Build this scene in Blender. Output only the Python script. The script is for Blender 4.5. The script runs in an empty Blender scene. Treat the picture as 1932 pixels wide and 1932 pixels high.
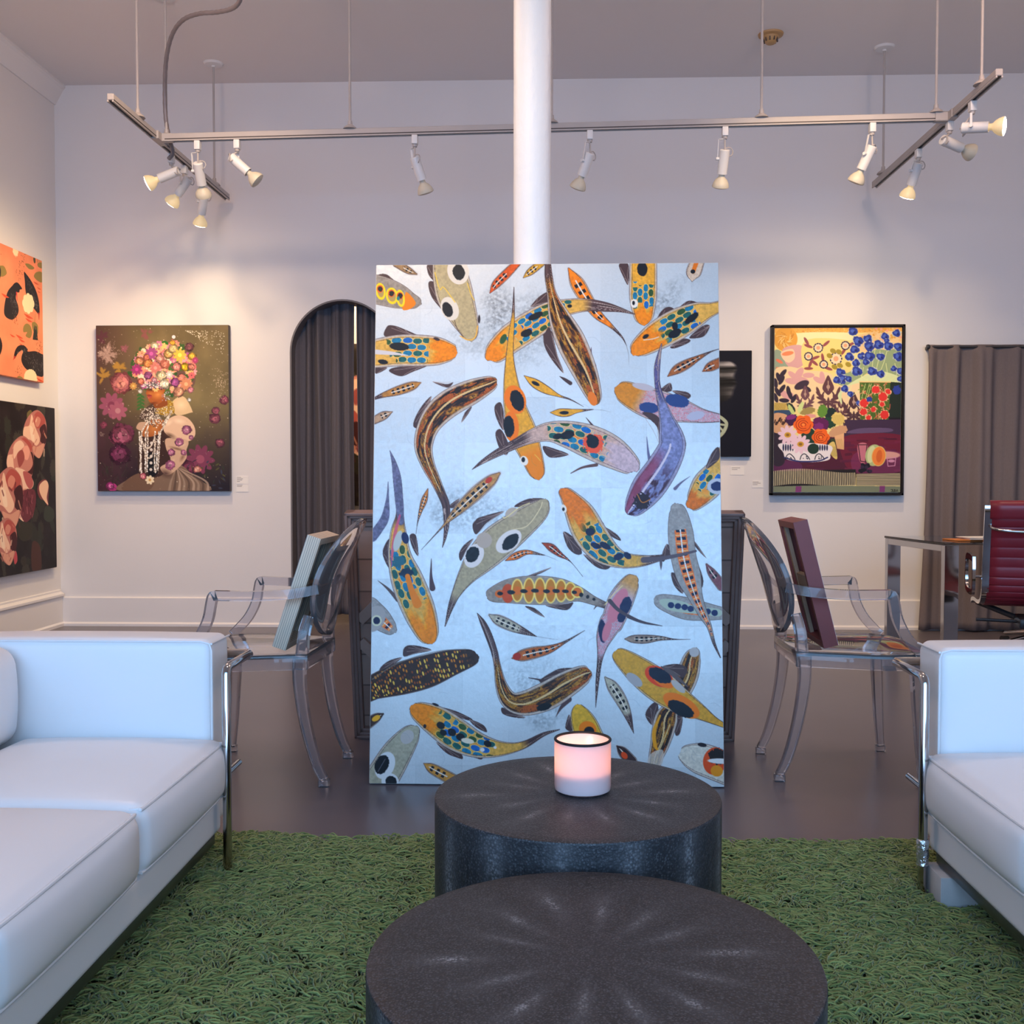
# A white gallery room: a tall koi painting leaning on a pillar, two white sofas, drum tables, clear chairs.
import bpy, bmesh, math, random
import numpy as np
from mathutils import Vector, Matrix

SC = bpy.context.scene
COL = SC.collection
PI = math.pi

# ---------------------------------------------------------------- camera
FPX, VX, VY, CAMZ = 1960.0, 1031.0, 903.0, 1.09
cam_d = bpy.data.cameras.new('camera')
cam_d.sensor_width = 36.0
cam_d.lens = 36.0 * FPX / 1932.0
cam_d.clip_start = 0.05
cam = bpy.data.objects.new('camera', cam_d)
COL.objects.link(cam)
cam.location = (0, 0, CAMZ)
cam.rotation_euler = (PI / 2 - math.atan((966 - VY) / FPX), 0, math.atan((VX - 966) / FPX))
SC.camera = cam

# ---------------------------------------------------------------- light and exposure
SC.view_settings.view_transform = 'Standard'
SC.view_settings.look = 'None'
SC.view_settings.gamma = 1.0
SC.view_settings.use_curve_mapping = False
SC.view_settings.exposure = 0.0
SC.cycles.max_bounces = 12
SC.cycles.transmission_bounces = 12
SC.cycles.transparent_max_bounces = 12
SC.cycles.sample_clamp_indirect = 6.0
SC.cycles.blur_glossy = 1.5
SC.cycles.caustics_refractive = False
SC.cycles.caustics_reflective = False

wd = bpy.data.worlds.new('sky')
SC.world = wd
wd.use_nodes = True
wd.node_tree.nodes['Background'].inputs[0].default_value = (0.55, 0.72, 1.0, 1)
wd.node_tree.nodes['Background'].inputs[1].default_value = 1.0


def area_light(name, loc, rot, sx, sy, col, e):
    l = bpy.data.lights.new(name, 'AREA')
    l.shape = 'RECTANGLE'
    l.size, l.size_y, l.color, l.energy = sx, sy, col, e
    o = bpy.data.objects.new(name, l)
    COL.objects.link(o)
    o.location, o.rotation_euler = loc, rot
    return o


def spot_light(name, loc, target, e, deg, blend=.6, col=(1.0, .71, .38), r=.035):
    l = bpy.data.lights.new(name, 'SPOT')
    l.energy, l.spot_size, l.spot_blend, l.color, l.shadow_soft_size = e, math.radians(deg), blend, col, r
    o = bpy.data.objects.new(name, l)
    COL.objects.link(o)
    o.location = loc
    o.rotation_euler = (Vector(target) - Vector(loc)).to_track_quat('-Z', 'Y').to_euler()
    return o


# daylight through the shop window behind the camera
# (sky light slants down through the glass; a weaker neutral fill is added for street bounce)
sky_l = area_light('window_daylight', (0.2, -1.36, 1.60), (PI / 2 - math.radians(13), 0, 0), 6.0, 2.6, (.20, .53, 1.0), 90)
sky_l.data.spread = math.radians(95)
area_light('street_bounce_fill', (0.2, -1.37, 1.30), (PI / 2, 0, 0), 6.0, 2.0, (1.0, .88, .82), 22)
# above the frame: the pillar spot, then unseen warm fills added for the room
WARM = (1.0, .74, .50)
spot_light('track_spot_pillar', (-1.1, 1.6, 3.5), (-.38, 3.85, 2.15), 230, 52, 1.0, (1.0, .72, .44))
spot_light('sofa_fill_spot', (0.0, 2.2, 3.7), (0.0, 2.3, 0.0), 48, 150, 1.0, (1.0, .76, .62), .15)  # added overhead fill for the sofas, rug and floor


def point_fill(name, loc, e, col, r=.12):
    l = bpy.data.lights.new(name, 'POINT')
    l.energy, l.color, l.shadow_soft_size = e, col, r
    o = bpy.data.objects.new(name, l)
    COL.objects.link(o)
    o.location = loc


point_fill('warm_fill_left', (-1.9, 4.4, 3.55), 47, (1.0, .68, .50))  # added pair of warm fills for the back wall and ceiling
point_fill('warm_fill_right', (2.0, 4.4, 3.55), 47, (1.0, .68, .50))
spot_light('wall_fill_left', (-1.3, 4.3, 3.6), (-2.75, 7.57, .85), 210, 64, 1.0, (1.0, .70, .40), .1)  # added pair of wide fills that warm the lower back wall
spot_light('wall_fill_right', (1.2, 4.3, 3.6), (1.95, 7.57, .85), 210, 64, 1.0, (1.0, .70, .38), .1)
# ---------------------------------------------------------------- painted artwork (numpy brushwork)
def hx(s):
    return np.array([int(s[i:i + 2], 16) / 255.0 for i in (0, 2, 4)])


def homography(src, dst):
    A = []
    for (x, y), (u, v) in zip(src, dst):
        A.append([x, y, 1, 0, 0, 0, -u * x, -u * y, u])
        A.append([0, 0, 0, x, y, 1, -v * x, -v * y, v])
    A = np.array(A, float)
    h = np.linalg.solve(A[:, :8], A[:, 8])
    return np.append(h, 1).reshape(3, 3)


def catmull(P, n, closed=False):
    P = np.asarray(P, float)
    if closed:
        Q = np.vstack([P[-1:], P, P[:2]])
    else:
        Q = np.vstack([2 * P[:1] - P[1:2], P, 2 * P[-1:] - P[-2:-1]])
    out = []
    t = np.linspace(0, 1, n, endpoint=False)[:, None]
    for i in range(len(Q) - 3):
        a, b, c, d = Q[i:i + 4]
        out.append(0.5 * (2 * b + (c - a) * t + (2 * a - 5 * b + 4 * c - d) * t ** 2 + (3 * b - a - 3 * c + d) * t ** 3))
    if not closed:
        out.append(P[-1:])
    return np.vstack(out)


def lattice(x, y, seed):
    ix = np.floor(x).astype(np.int64)
    iy = np.floor(y).astype(np.int64)
    fx, fy = x - ix, y - iy
    fx, fy = fx * fx * (3 - 2 * fx), fy * fy * (3 - 2 * fy)

    def h(a, b):
        n = (a * 374761393 + b * 668265263 + seed * 1442695041) & 0x7fffffff
        n = ((n ^ (n >> 13)) * 1274126177) & 0x7fffffff
        return ((n ^ (n >> 16)) & 0xffff) / 65535.0
    return (h(ix, iy) * (1 - fx) + h(ix + 1, iy) * fx) * (1 - fy) + (h(ix, iy + 1) * (1 - fx) + h(ix + 1, iy + 1) * fx) * fy


def fbm(x, y, seed=0, o=4):
    v, a = 0, 0.5
    for k in range(o):
        v = v + a * lattice(x * 2 ** k, y * 2 ** k, seed + 17 * k)
        a *= 0.5
    return v / (1 - 0.5 ** o)


class Art:
    """A canvas of pigment; coordinates are those of a sketch with the four given corners."""

    def __init__(s, w, h, corners, base):
        s.w, s.h = w, h
        s.H = homography(corners, [(0, 0), (w, 0), (w, h), (0, h)])
        s.a = np.ones((h, w, 3)) * hx(base)
        s.leaf = np.ones((h, w))
        c = np.array(corners, float)
        s.k = w / np.linalg.norm(c[1] - c[0])
        s.ky = 1.0
        s.X, s.Y = np.meshgrid(np.arange(w) + 0.5, np.arange(h) + 0.5)

    def T(s, pts):
        p = np.asarray(pts, float).reshape(-1, 2)
        q = np.c_[p, np.ones(len(p))] @ s.H.T
        return q[:, :2] / q[:, 2:]

    def win(s, lo, hi, pad=2):
        x0, y0 = np.maximum(np.floor(np.asarray(lo) - pad).astype(int), 0)
        x1, y1 = np.ceil(np.asarray(hi) + pad).astype(int)
        x1, y1 = min(x1, s.w), min(y1, s.h)
        return None if x1 <= x0 or y1 <= y0 else (slice(y0, y1), slice(x0, x1))

    def put(s, W, m, col):
        if isinstance(col, str):
            col = hx(col)
        m = np.clip(m, 0, 1)
        s.a[W] = s.a[W] * (1 - m[..., None]) + col * m[..., None]
        s.leaf[W] *= 1 - np.clip(m, 0, 1)

    def poly(s, pts, col, smooth=False, al=1.0, n=6):
        P = s.T(pts)
        if smooth:
            P = catmull(P, n, True)
        W = s.win(P.min(0), P.max(0))
        if W is None:
            return
        X, Y = s.X[W], s.Y[W]
        m = np.zeros(X.shape)
        for ox, oy in ((-.25, -.25), (.25, -.25), (-.25, .25), (.25, .25)):
            x, y = X + ox, Y + oy
            ins = np.zeros(X.shape, bool)
            for i in range(len(P)):
                (xa, ya), (xb, yb) = P[i - 1], P[i]
                if ya == yb:
                    continue
                ins ^= ((ya > y) != (yb > y)) & (x < (xb - xa) * (y - ya) / (yb - ya) + xa)
            m += ins * 0.25
        s.put(W, m * al, col)

    def ell(s, x, y, rx, ry, rot, col, al=1.0, rag=0.0, seed=0):
        c = s.T([(x, y)])[0]
        rx, ry = max(rx * s.k, .4), max(ry * s.k * s.ky, .4)
        r = max(rx, ry)
        W = s.win(c - r * 1.2, c + r * 1.2)
        if W is None:
            return
        a = math.radians(rot)
        dx, dy = s.X[W] - c[0], s.Y[W] - c[1]
        u, v = (dx * math.cos(a) + dy * math.sin(a)) / rx, (-dx * math.sin(a) + dy * math.cos(a)) / ry
        q = np.hypot(u, v)
        if rag:
            q = q + rag * (lattice(dx * 0.35 + 50, dy * 0.35 + 50, seed + int(x)) - 0.5)
        s.put(W, ((1 - q) * min(rx, ry) + 0.5) * al if not isinstance(al, str) else np.clip(1 - q, 0, 1), col)

    def soft(s, x, y, rx, ry, rot, col, al=1.0):
        c = s.T([(x, y)])[0]
        rx, ry = rx * s.k, ry * s.k * s.ky
        r = max(rx, ry)
        W = s.win(c - r, c + r)
        if W is None:
            return
        a = math.radians(rot)
        dx, dy = s.X[W] - c[0], s.Y[W] - c[1]
        q = np.hypot((dx * math.cos(a) + dy * math.sin(a)) / rx, (-dx * math.sin(a) + dy * math.cos(a)) / ry)
        s.put(W, al * np.clip(1 - q, 0, 1) ** 1.2, col)

    def near(s, P, W):
        """index along the path (0..len-1) and signed distance for a window's pixels"""
        X, Y = s.X[W], s.Y[W]
        best = np.full(X.shape, 1e9)
        tt = np.zeros(X.shape)
        sg = np.zeros(X.shape)
        for i in range(len(P) - 1):
            (xa, ya), (xb, yb) = P[i], P[i + 1]
            ex, ey = xb - xa, yb - ya
            L = ex * ex + ey * ey + 1e-9
            t = np.clip(((X - xa) * ex + (Y - ya) * ey) / L, 0, 1)
            dx, dy = X - xa - t * ex, Y - ya - t * ey
            d = np.hypot(dx, dy)
            b = d < best
            best = np.where(b, d, best)
            tt = np.where(b, i + t, tt)
            sg = np.where(b, np.sign(ex * dy - ey * dx), sg)
        return tt, best, sg

    def line(s, pts, w, col, al=1.0, smooth=True):
        """brush line; w is one width or a list of widths at the points"""
        P = s.T(pts)
        ws = np.broadcast_to(np.asarray(w, float), (len(P),)) * s.k * 0.5
        Q = np.c_[P, ws]
        if smooth and len(P) > 2:
            Q = catmull(Q, 5)
        r = ws.max() + 1
        W = s.win(Q[:, :2].min(0) - r, Q[:, :2].max(0) + r)
        if W is None:
            return
        tt, d, _ = s.near(Q[:, :2], W)
        rad = np.interp(tt, np.arange(len(Q)), Q[:, 2])
        s.put(W, np.clip(rad - d + 0.5, 0, 1) * np.minimum(1, rad / 0.5 + .2) * al, col)

    def petals(s, x, y, r, n, col, mid=None, rot=0.0, al=1.0, rm=0.3, wid=0.42):
        for i in range(n):
            a = rot + 2 * math.pi * i / n
            s.ell(x + .58 * r * math.cos(a), y + .58 * r * math.sin(a), r * .48, r * wid * 3.2 / n * 1.6, math.degrees(a), col, al)
        if mid:
            s.ell(x, y, r * rm, r * rm, 0, mid, al)

    def rose(s, x, y, r, cols, al=1.0, seed=0, sq=1.0):
        """a full rose or peony: overlapping petals from dark outside to light heart"""
        rg = random.Random(seed)
        n = len(cols)
        ox, oy = rg.uniform(-.16, .16) * r, rg.uniform(-.16, .16) * r
        for k in range(n):
            f = k / n
            rr = r * (1 - .78 * f)
            m = max(4, 7 - k)
            for i in range(m):
                a = 2 * math.pi * (i + rg.random() * .8) / m + k * 1.3
                c = np.clip(hx(cols[k]) * (0.70 + .50 * rg.random()), 0, 1)
                px, py = x + ox * f + rr * .52 * math.cos(a) * sq, y + oy * f + rr * .52 * math.sin(a) * .9
                wd, hg = rr * rg.uniform(.38, .58), rr * rg.uniform(.24, .40)
                s.ell(px, py, wd * 1.08, hg * 1.12, math.degrees(a) + 90 + rg.uniform(-25, 25), c * .62, al * .7, 0.5, seed + i)
                s.ell(px, py, wd, hg, math.degrees(a) + 90 + rg.uniform(-25, 25), c, al, 0.5, seed + i)

    # ---- a fish seen from above: spine points (x, y, half width) from nose to tail
    def fish(s, spine, kind, rag=0.0, seed=1, head=.27, tail=.72, body=None, headc=None, halo=0.0, outl='4c3a3a'):
        sp = np.asarray(spine, float)
        P = s.T(sp[:, :2])
        Q = catmull(np.c_[P, sp[:, 2] * s.k], 6)
        Q[:, 2] = np.maximum(Q[:, 2], 0.3)
        seg = np.hypot(*np.diff(Q[:, :2], axis=0).T)
        arc = np.r_[0, np.cumsum(seg)]
        Lt = arc[-1]
        r = Q[:, 2].max() + 4
        W = s.win(Q[:, :2].min(0) - r, Q[:, :2].max(0) + r)
        if W is None:
            return
        tt, d, sg = s.near(Q[:, :2], W)
        idx = np.arange(len(Q))
        rad = np.interp(tt, idx, Q[:, 2])
        A = np.interp(tt, idx, arc)
        t = A / Lt                         # 0 nose, 1 tail tip
        X, Y = s.X[W], s.Y[W]
        if rag:
            rad = rad * (1 + rag * (lattice(A * .18, sg * 3 + 9, seed) - .5) * np.clip((t - .35) * 4, 0, 1))
        v = sg * d / np.maximum(rad, .5)   # across, -1..1
        av = np.abs(v)
        m = np.clip(rad - d + 0.5, 0, 1)
        ns = fbm(X * .25, Y * .25, seed, 3)
        wmax = Q[:, 2].max()
        fin = hx('5a4644') * (0.8 + .45 * lattice(v * 5 + 20, A * .02, seed + 5)[..., None])
        if halo:
            s.put(W, np.clip(rad + halo * s.k - d + .5, 0, 1) * np.clip((.45 - t) * 6, 0, 1) * .75, 'cfc4bd')
        pale = hx('c8b9ac')
        dark = hx(outl)
        if kind == 'tail':
            col = hx('737184') * (.8 + .5 * ns[..., None])
            s.put(W, m, col)
            return
        one = np.ones(X.shape + (3,))
        if kind in ('koi', 'koib', 'koil'):
            bc = hx(body or ('d9b067' if kind != 'koil' else 'c9b0a4'))
            col = one * bc * (.88 + .24 * ns[..., None])
            hc = hx(headc or 'e0901f')
            hm = np.clip((head - t + .07 * (fbm(v * 3 + 7, t * 0, seed + 3) - .5) * 3) * 14, 0, 1)[..., None]
            # scales: leaf-shaped cells on a staggered lattice
            cw = wmax * .40
            row = v * rad / cw + 40
            q = A / (cw * 1.55)
            ri = np.floor(row)
            q = q + .5 * (ri % 2)
            qi = np.floor(q)
            fu, fv = q - qi - .5 + .22 * (lattice(qi * 1.0, ri * 1.0, seed + 77) - .5), row - ri - .5 + .2 * (lattice(qi * 1.0, ri * 1.0, seed + 91) - .5)
            inside = 1 - (np.abs(fu) / .47) ** 2.4 - (np.abs(fv) / .44) ** 2.2
            rnd = lattice(qi * 1.0, ri * 1.0, seed + 11)
            rn2 = lattice(qi * 1.0, ri * 1.0, seed + 31)
            zone = np.clip(1 - np.abs(t - (head + .19)) / .24, 0, 1)
            on = (rnd < zone * 1.7) & (av < .8) & (t > head - .03) & (t < tail - .08)
            cols = np.where((rn2 < .45)[..., None], hx('2f7d95'), np.where((rn2 < .72)[..., None], hx('2f6660'), np.where((rn2 < .86)[..., None], hx('3f5a35'), hx('2b6fa6'))))
            cream = hx('e9d49a')
            orange = np.clip(1 - np.abs(t - head - .15) / .2, 0, 1) * np.clip(1 - av * 1.6 + (ns - .5) * 2, 0, 1)
            col = col * (1 - orange[..., None] * .8) + hx('dd7f2c') * orange[..., None] * .8
            im = np.clip(inside * 4.5, 0, 1) * on
            om = np.clip(inside * 4.5 + 1.5, 0, 1) * on
            col = col * (1 - om[..., None]) + cream * om[..., None]
            col = col * (1 - im[..., None]) + cols * (.85 + .3 * ns[..., None]) * im[..., None]
            col = col * (1 - hm) + hc * (.88 + .24 * ns[..., None]) * hm
            inner = .80
        elif kind == 'cream':
            col = one * hx(body or 'bfae8c') * (.9 + .2 * ns[..., None])
            inner = .86
        elif kind == 'ochre':
            col = one * hx(body or 'd8a84a') * (.9 + .2 * ns[..., None])
            hm = np.clip((head - t) * 14, 0, 1)[..., None]
            col = col * (1 - hm) + hx(headc or 'd98d24') * hm
            inner = .86
        elif kind == 'lav':
            col = one * hx('c9b4b8') * (.9 + .2 * ns[..., None])
            pk = lattice(X * 1.3, Y * 1.3, seed) > .68
            col = np.where((pk & (t > .25))[..., None], hx('d58a90'), col)
            hm = np.clip((head - t) * 10, 0, 1)[..., None]
            col = col * (1 - hm) + hx(headc or 'c98f3f') * (.9 + .2 * ns[..., None]) * hm
            inner = .86
        elif kind == 'sketch':
            st = fbm(v * 4.5 + 30, A * .035, seed + 2, 4)
            pal = [(0.0, '1d130f'), (.36, '2f1d14'), (.46, '6a421c'), (.55, 'a87732'), (.62, 'bd9448'), (.70, '5a3d22'), (1.0, 'd8bf90')]
            col = np.stack([np.interp(st, [p[0] for p in pal], [hx(p[1])[c] for p in pal]) for c in range(3)], -1)
            og = (fbm(v * 3, A * .03 + 9, seed + 8, 3) > .66)[..., None]
            col = np.where(og, hx('a8632e'), col)
            sc = lattice(X * .7, Y * .7, seed + 4)
            col = col * np.where(sc > .74, .55, 1.0)[..., None]
            ln = (np.abs(v - .12 * np.sin(t * 9)) < .07)[..., None]
            col = np.where(ln, hx('dcbf92'), col)
            inner = .74
        elif kind == 'ladder':
            col = one * hx('a09488') * (.85 + .3 * ns[..., None])
            inner = .9
        elif kind == 'flecks':
            col = one * hx('402c22') * (.8 + .4 * ns[..., None])
            cw = wmax * .17
            row = A / (cw * .9)
            ri = np.floor(row)
            q = v * rad / (cw * 1.9) + 30 + lattice(ri, ri * 0, seed) * 3
            qi = np.floor(q)
            fu, fv = q - qi - .5, row - ri - .5
            rnd = lattice(qi * 1., ri * 1., seed + 2)
            rn2 = lattice(qi * 1., ri * 1., seed + 5)
            im = np.clip((1 - (fu / (.2 + .25 * rn2)) ** 2 - (fv / .36) ** 2) * 3, 0, 1) * (rnd > .3) * (av < .86) * np.clip((t - .06) * 14, 0, 1)
            gold = np.where((rn2 < .4)[..., None], hx('8a5120'), np.where((rn2 < .75)[..., None], hx('c08330'), hx('e2bf66')))
            col = col * (1 - im[..., None]) + gold * im[..., None]
            inner = .93
        elif kind == 'purple':
            col = one * hx('9092ae') * (.8 + .4 * ns[..., None])
            sc = fbm(v * 4 + 11, A * .06, seed, 3)
            dk = np.clip((.36 - t) * 8, 0, 1) * np.clip((sc - .42) * 6, 0, 1)
            col = col * (1 - dk[..., None]) + hx('4a3040') * dk[..., None]
            rd = (np.clip((v * (-1) - .15) * 5, 0, 1) * np.clip((.42 - t) * 8, 0, 1))[..., None] * .85
            col = col * (1 - rd) + hx('96566a') * rd
            wl = (np.abs(v + .12) < .07) & (t < .45)
            col = np.where(wl[..., None], hx('d9cfd6'), col)
            inner = .78
            pale = hx('a9a4b2')
        elif kind in ('minnow', 'minnowg', 'minnowr'):
            col = one * hx({'minnow': 'cf7d2e', 'minnowg': 'bdb3a0', 'minnowr': 'a5502f'}[kind] if body is None else body) * (.88 + .24 * ns[..., None])
            per = wmax * 1.05
            ph = (A / per) % 1.0
            bar = (np.abs(ph - .5) < .25) & (av < .52) & (t > .16) & (t < .62)
            col = np.where(bar[..., None], hx('221c22'), col)
            ml = (av < .09) & (t > .14) & (t < .64)
            col = np.where(ml[..., None], hx('ece0d0'), col)
            inner = .8
        else:                                # grey ladder fish
            col = one * hx('a8a29c') * (.88 + .24 * ns[..., None])
            per = wmax * .62
            ph = (A / per) % 1.0
            z = (t > .17) & (t < .86)
            col = np.where((z & (av < .46))[..., None], hx('d98650') * (.85 + .3 * ns[..., None]), col)
            col = np.where((z & (np.abs(ph - .5) < .2) & (av < .36))[..., None], hx('23283c'), col)
            col = np.where((z & (np.abs(ph - .05) < .06) & (av < .4))[..., None], hx('e8c590'), col)
            col = np.where((z & (av < .05))[..., None], hx('e9e2da'), col)
            inner = .92
        # pale flank, ink outline, fin-brown tail
        fl = np.clip((av - inner) * 10, 0, 1)[..., None]
        col = col * (1 - fl) + pale * (.9 + .2 * ns[..., None]) * fl
        if kind not in ('ladder', 'gray'):
            il = (np.abs(av - inner) * rad < .55)[..., None] * .55
            col = col * (1 - il) + dark * il
        tm = np.clip((t - tail) * 16, 0, 1)[..., None]
        if kind not in ('purple', 'gray') or True:
            tc = fin if kind not in ('purple',) else hx('6a6484') * (.8 + .4 * ns[..., None])
            st = (np.abs(lattice(v * 4 + 11, A * .01, seed + 9) - .5) < .06)[..., None] & (t > tail)[..., None]
            tc = np.where(st, hx('b7a49b'), tc)
            col = col * (1 - tm) + tc * tm
        ol = np.clip((d - rad + 1.35) / 1.0, 0, 1)[..., None] * .8
        col = col * (1 - ol) + dark * ol
        s.put(W, m, col)

    def fin(s, pts, rays=None, col='574341'):
        s.poly(pts, col, True)
        P = np.asarray(pts, float)
        c = P.mean(0)
        i = int(np.argmax(np.hypot(*(P - c).T)))
        root = P[i]
        for k in range(len(P)):
            if k != i:
                e = root + (P[k] - root) * .86
                mid = (root + e) / 2 + (c - (root + e) / 2) * .25
                s.line([root, mid, e], .9 / s.k, 'b9a79e', .75)

    def spot(s, x, y, rx, ry, rot=0, ring=None, grow=1.5, dx=0, dy=0, col='17161c'):
        if ring:
            s.ell(x + dx, y + dy, rx * grow + 8, ry * grow + 8, rot, ring)
        s.ell(x, y, rx, ry, rot, col, 1, .12, 3)


def koi_painting(w, h):
    s0 = 5.3667
    org = {1: (690, 490), 2: (1020, 490), 3: (690, 830), 4: (1020, 830), 5: (690, 1150), 6: (1020, 1150)}
    big = Art(w, h, [(704, 504), (1346, 501), (1368, 1488), (692, 1488)], 'd9d9d6')
    H0 = big.H.copy()

    def at(k):      # work in the coordinates of one of six sketch sheets
        ox, oy = org[k]
        big.H = H0 @ np.array([[1 / s0, 0, ox], [0, 1 / s0, oy], [0, 0, 1.0]])
        big.k = 1.0 / s0 * w / 655.0
        return big
    # silver leaf squares with rubbed patches
    X, Y = big.X, big.Y
    sq = w / 7.6
    gx, gy = np.floor(X / sq), np.floor(Y / sq)
    tone = .94 + .07 * lattice(gx, gy, 5)
    seam = np.minimum(np.abs(X / sq - np.round(X / sq)), np.abs(Y / sq - np.round(Y / sq))) * sq
    rub = fbm(X * .012, Y * .012, 3, 4)
    scr = fbm(X * .22 + Y * .12, Y * .2 - X * .1, 9, 4)
    spots_ = sum(np.exp(-(((X / w - cx) / sx) ** 2 + ((Y / h - cy) / sy) ** 2)) for cx, cy, sx, sy in
                 ((.36, .07, .14, .08), (.68, .07, .12, .06), (.5, .16, .25, .05), (.42, .84, .12, .07), (.42, .93, .10, .05), (.2, .5, .2, .05), (.62, .87, .1, .08), (.85, .06, .1, .04)))
    rub = .56 + (rub - .47) * np.clip(spots_, 0, 1.1)
    tone = tone - np.clip(1.2 - seam, 0, 1) * .05 * lattice(X * .05, Y * .05, 2) - np.clip(rub - .56, 0, 1) * 1.3 * np.clip(scr * 1.6 - .4, 0, 1)
    tone += (fbm(X * .5, Y * .5, 21, 2) - .5) * .05
    big.a = np.clip(tone, .3, 1)[..., None] * np.array([.79, .79, .78])

    def curl(k, pts):
        at(k).line(pts, [2.5] * len(pts), '8a8a90', .5)
    F = lambda k, *a, **q: at(k).fish(*a, **q)
    N = lambda k, *p: at(k).fin(list(p))
    S = lambda k, *a, **q: at(k).spot(*a, **q)
    E = lambda k, *a, **q: at(k).ell(*a, **q)
    L = lambda k, *a, **q: at(k).line(*a, **q)
    # ---------------- upper half
    F(1, [(485, 168, 8), (400, 130, 38), (280, 60, 42)], 'minnow', tail=2, body='a08362', halo=10)
    N(1, (80, 180), (180, 170), (300, 270), (420, 370), (250, 300), (80, 230))
    F(1, [(538, 470, 0), (500, 455, 55), (420, 435, 90), (300, 390, 130), (150, 340, 150), (0, 300, 150)], 'ladder', tail=2)
    at(1).poly([(465, 430), (470, 480), (400, 525), (340, 515), (365, 380), (390, 350)], 'd98a1c', True)
    for x, y, r in ((120, 340, 52), (235, 385, 62), (322, 410, 44)):
        E(1, x, y, r, 100 - r * .2, -10, 'f2cf3a')
        E(1, x, y, r - 20, 74 - r * .2, -10, 'b79d6a')
        E(1, x - 6, y - 25, 34, 40, 0, 'd9722f')
        E(1, x - 4, y - 25, 25, 28, 0, '17161c', 1, .3)
    E(1, 300, 410, 16, 22, 0, '2f7d80')
    N(1, (590, 80), (655, 80), (670, 230), (610, 180))
    N(1, (605, 255), (670, 260), (725, 450), (765, 545), (640, 400))
    F(1, [(1045, 850, 0), (1038, 800, 70), (1015, 720, 105), (965, 600, 145), (880, 400, 190), (830, 200, 185), (800, 40, 160)], 'cream', tail=2)
    E(1, 905, 140, 110, 140, -15, 'e9dccb')
    S(1, 912, 150, 62, 84, -15)
    E(1, 822, 515, 88, 128, -22, 'e9dccb')
    S(1, 800, 525, 50, 80, -22)
    L(1, [(670, 150), (720, 320), (760, 300), (875, 450)], 9, 'e8c765')
    L(1, [(1000, 260), (1040, 380), (1070, 430)], 8, 'e8c765')
    L(1, [(930, 790), (1010, 830), (1080, 800), (1105, 690)], 12, 'e5b765')
    E(1, 1120, 620, 12, 42, 0, '33262a')
    L(1, [(870, 630), (900, 720), (960, 800)], 6, '5d4a44')
    F(1, [(1228, 358, 6), (1290, 270, 45), (1400, 160, 50), (1500, 60, 40)], 'minnowr', tail=2, body='c8662c', halo=6)
    F(1, [(1565, 205, 6), (1630, 150, 38), (1720, 80, 40), (1790, 30, 30)], 'minnow', tail=2, body='c9a04a')
    N(1, (160, 790), (185, 695), (240, 682), (340, 712), (520, 800), (330, 800))
    N(1, (205, 1140), (325, 1195), (450, 1150), (590, 1085), (300, 1100))
    N(1, (75, 1100), (190, 1110), (75, 1170))
    F(1, [(902, 960, 0), (880, 958, 60), (840, 952, 95), (700, 942, 148), (500, 935, 165), (300, 935, 165), (75, 965, 150), (-100, 990, 130)], 'koi', head=.30, tail=2, seed=4)
    S(1, 310, 895, 100, 42, 5)
    S(1, 145, 1050, 52, 24, 10)
    L(1, [(80, 950), (250, 965), (400, 985)], [50, 34, 6], 'ded4cf')
    E(1, 690, 820, 34, 16, 20, '4a3a3a')
    F(1, [(530, 1260, 5), (450, 1290, 45), (300, 1340, 50), (150, 1385, 28), (60, 1420, 14)], 'minnow', tail=.8, body='b98a50', halo=8)
    F(1, [(242, 1555, 5), (160, 1590, 45), (60, 1640, 42)], 'minnow', tail=2, body='b79a80')
    # long-tailed orange minnow under the big koi's tail
    F(2, [(250, 115, 10), (330, 250, 72), (420, 400, 70), (540, 570, 52), (680, 690, 22), (790, 800, 9), (840, 890, 2)], 'minnow', tail=.72, body='dd8a2a', halo=8)
    L(2, [(835, 880), (860, 980), (862, 1080)], [5, 4, 2], '9a9490')
    N(1, (1640, 500), (1720, 400), (1820, 350), (1860, 440), (1750, 470))
    N(1, (1770, 760), (1800, 900), (1930, 1090), (1880, 850), (1850, 740))
    F(2, [(1015, 690, 0), (1012, 660, 55), (1008, 600, 100), (1000, 420, 138), (1000, 250, 142), (1000, 40, 140)], 'koi', head=.28, tail=2, seed=9, body='dcab52')
    N(2, (755, 75), (850, 75), (850, 275), (800, 200))
    S(2, 990, 120, 54, 74)
    E(2, 912, 465, 38, 46, 0, 'eee6da')
    E(2, 905, 460, 14, 22, 0, '17161c')
    F(1, [(1205, 1040, 0), (1222, 1010, 60), (1280, 960, 115), (1450, 810, 150), (1650, 680, 150), (1830, 570, 130), (2000, 505, 90), (2200, 480, 68), (2400, 500, 50), (2550, 530, 25), (2690, 572, 5)], 'koi', head=.2, tail=.68, seed=12)
    S(1, 1690, 590, 80, 34, -25)
    S(1, 1600, 760, 60, 38, -20)
    E(1, 1365, 820, 30, 55, 25, '3f5a35')
    E(2, 245, 450, 36, 20, 0, '2f6660')
    E(2, 262, 490, 24, 18, 0, '17161c')
    N(2, (0, 830), (60, 700), (110, 900), (205, 1160), (60, 990))
    L(2, [(165, 1195), (215, 1225), (275, 1265)], [4, 30, 40], '574341')
    L(2, [(483, 905), (480, 1000), (510, 1090)], [5, 28, 50], '6a4f58')
    F(2, [(545, 1482, 0), (540, 1455, 42), (515, 1390, 82), (420, 1150, 128), (280, 850, 150), (160, 600, 112), (85, 380, 52), (50, 200, 42), (40, 60, 32)], 'sketch', tail=.86, seed=21)
    E(2, 500, 1420, 45, 75, -20, 'd98638')
    N(2, (1130, 650), (1170, 560), (1240, 502), (1310, 520), (1290, 600), (1100, 730))
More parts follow.
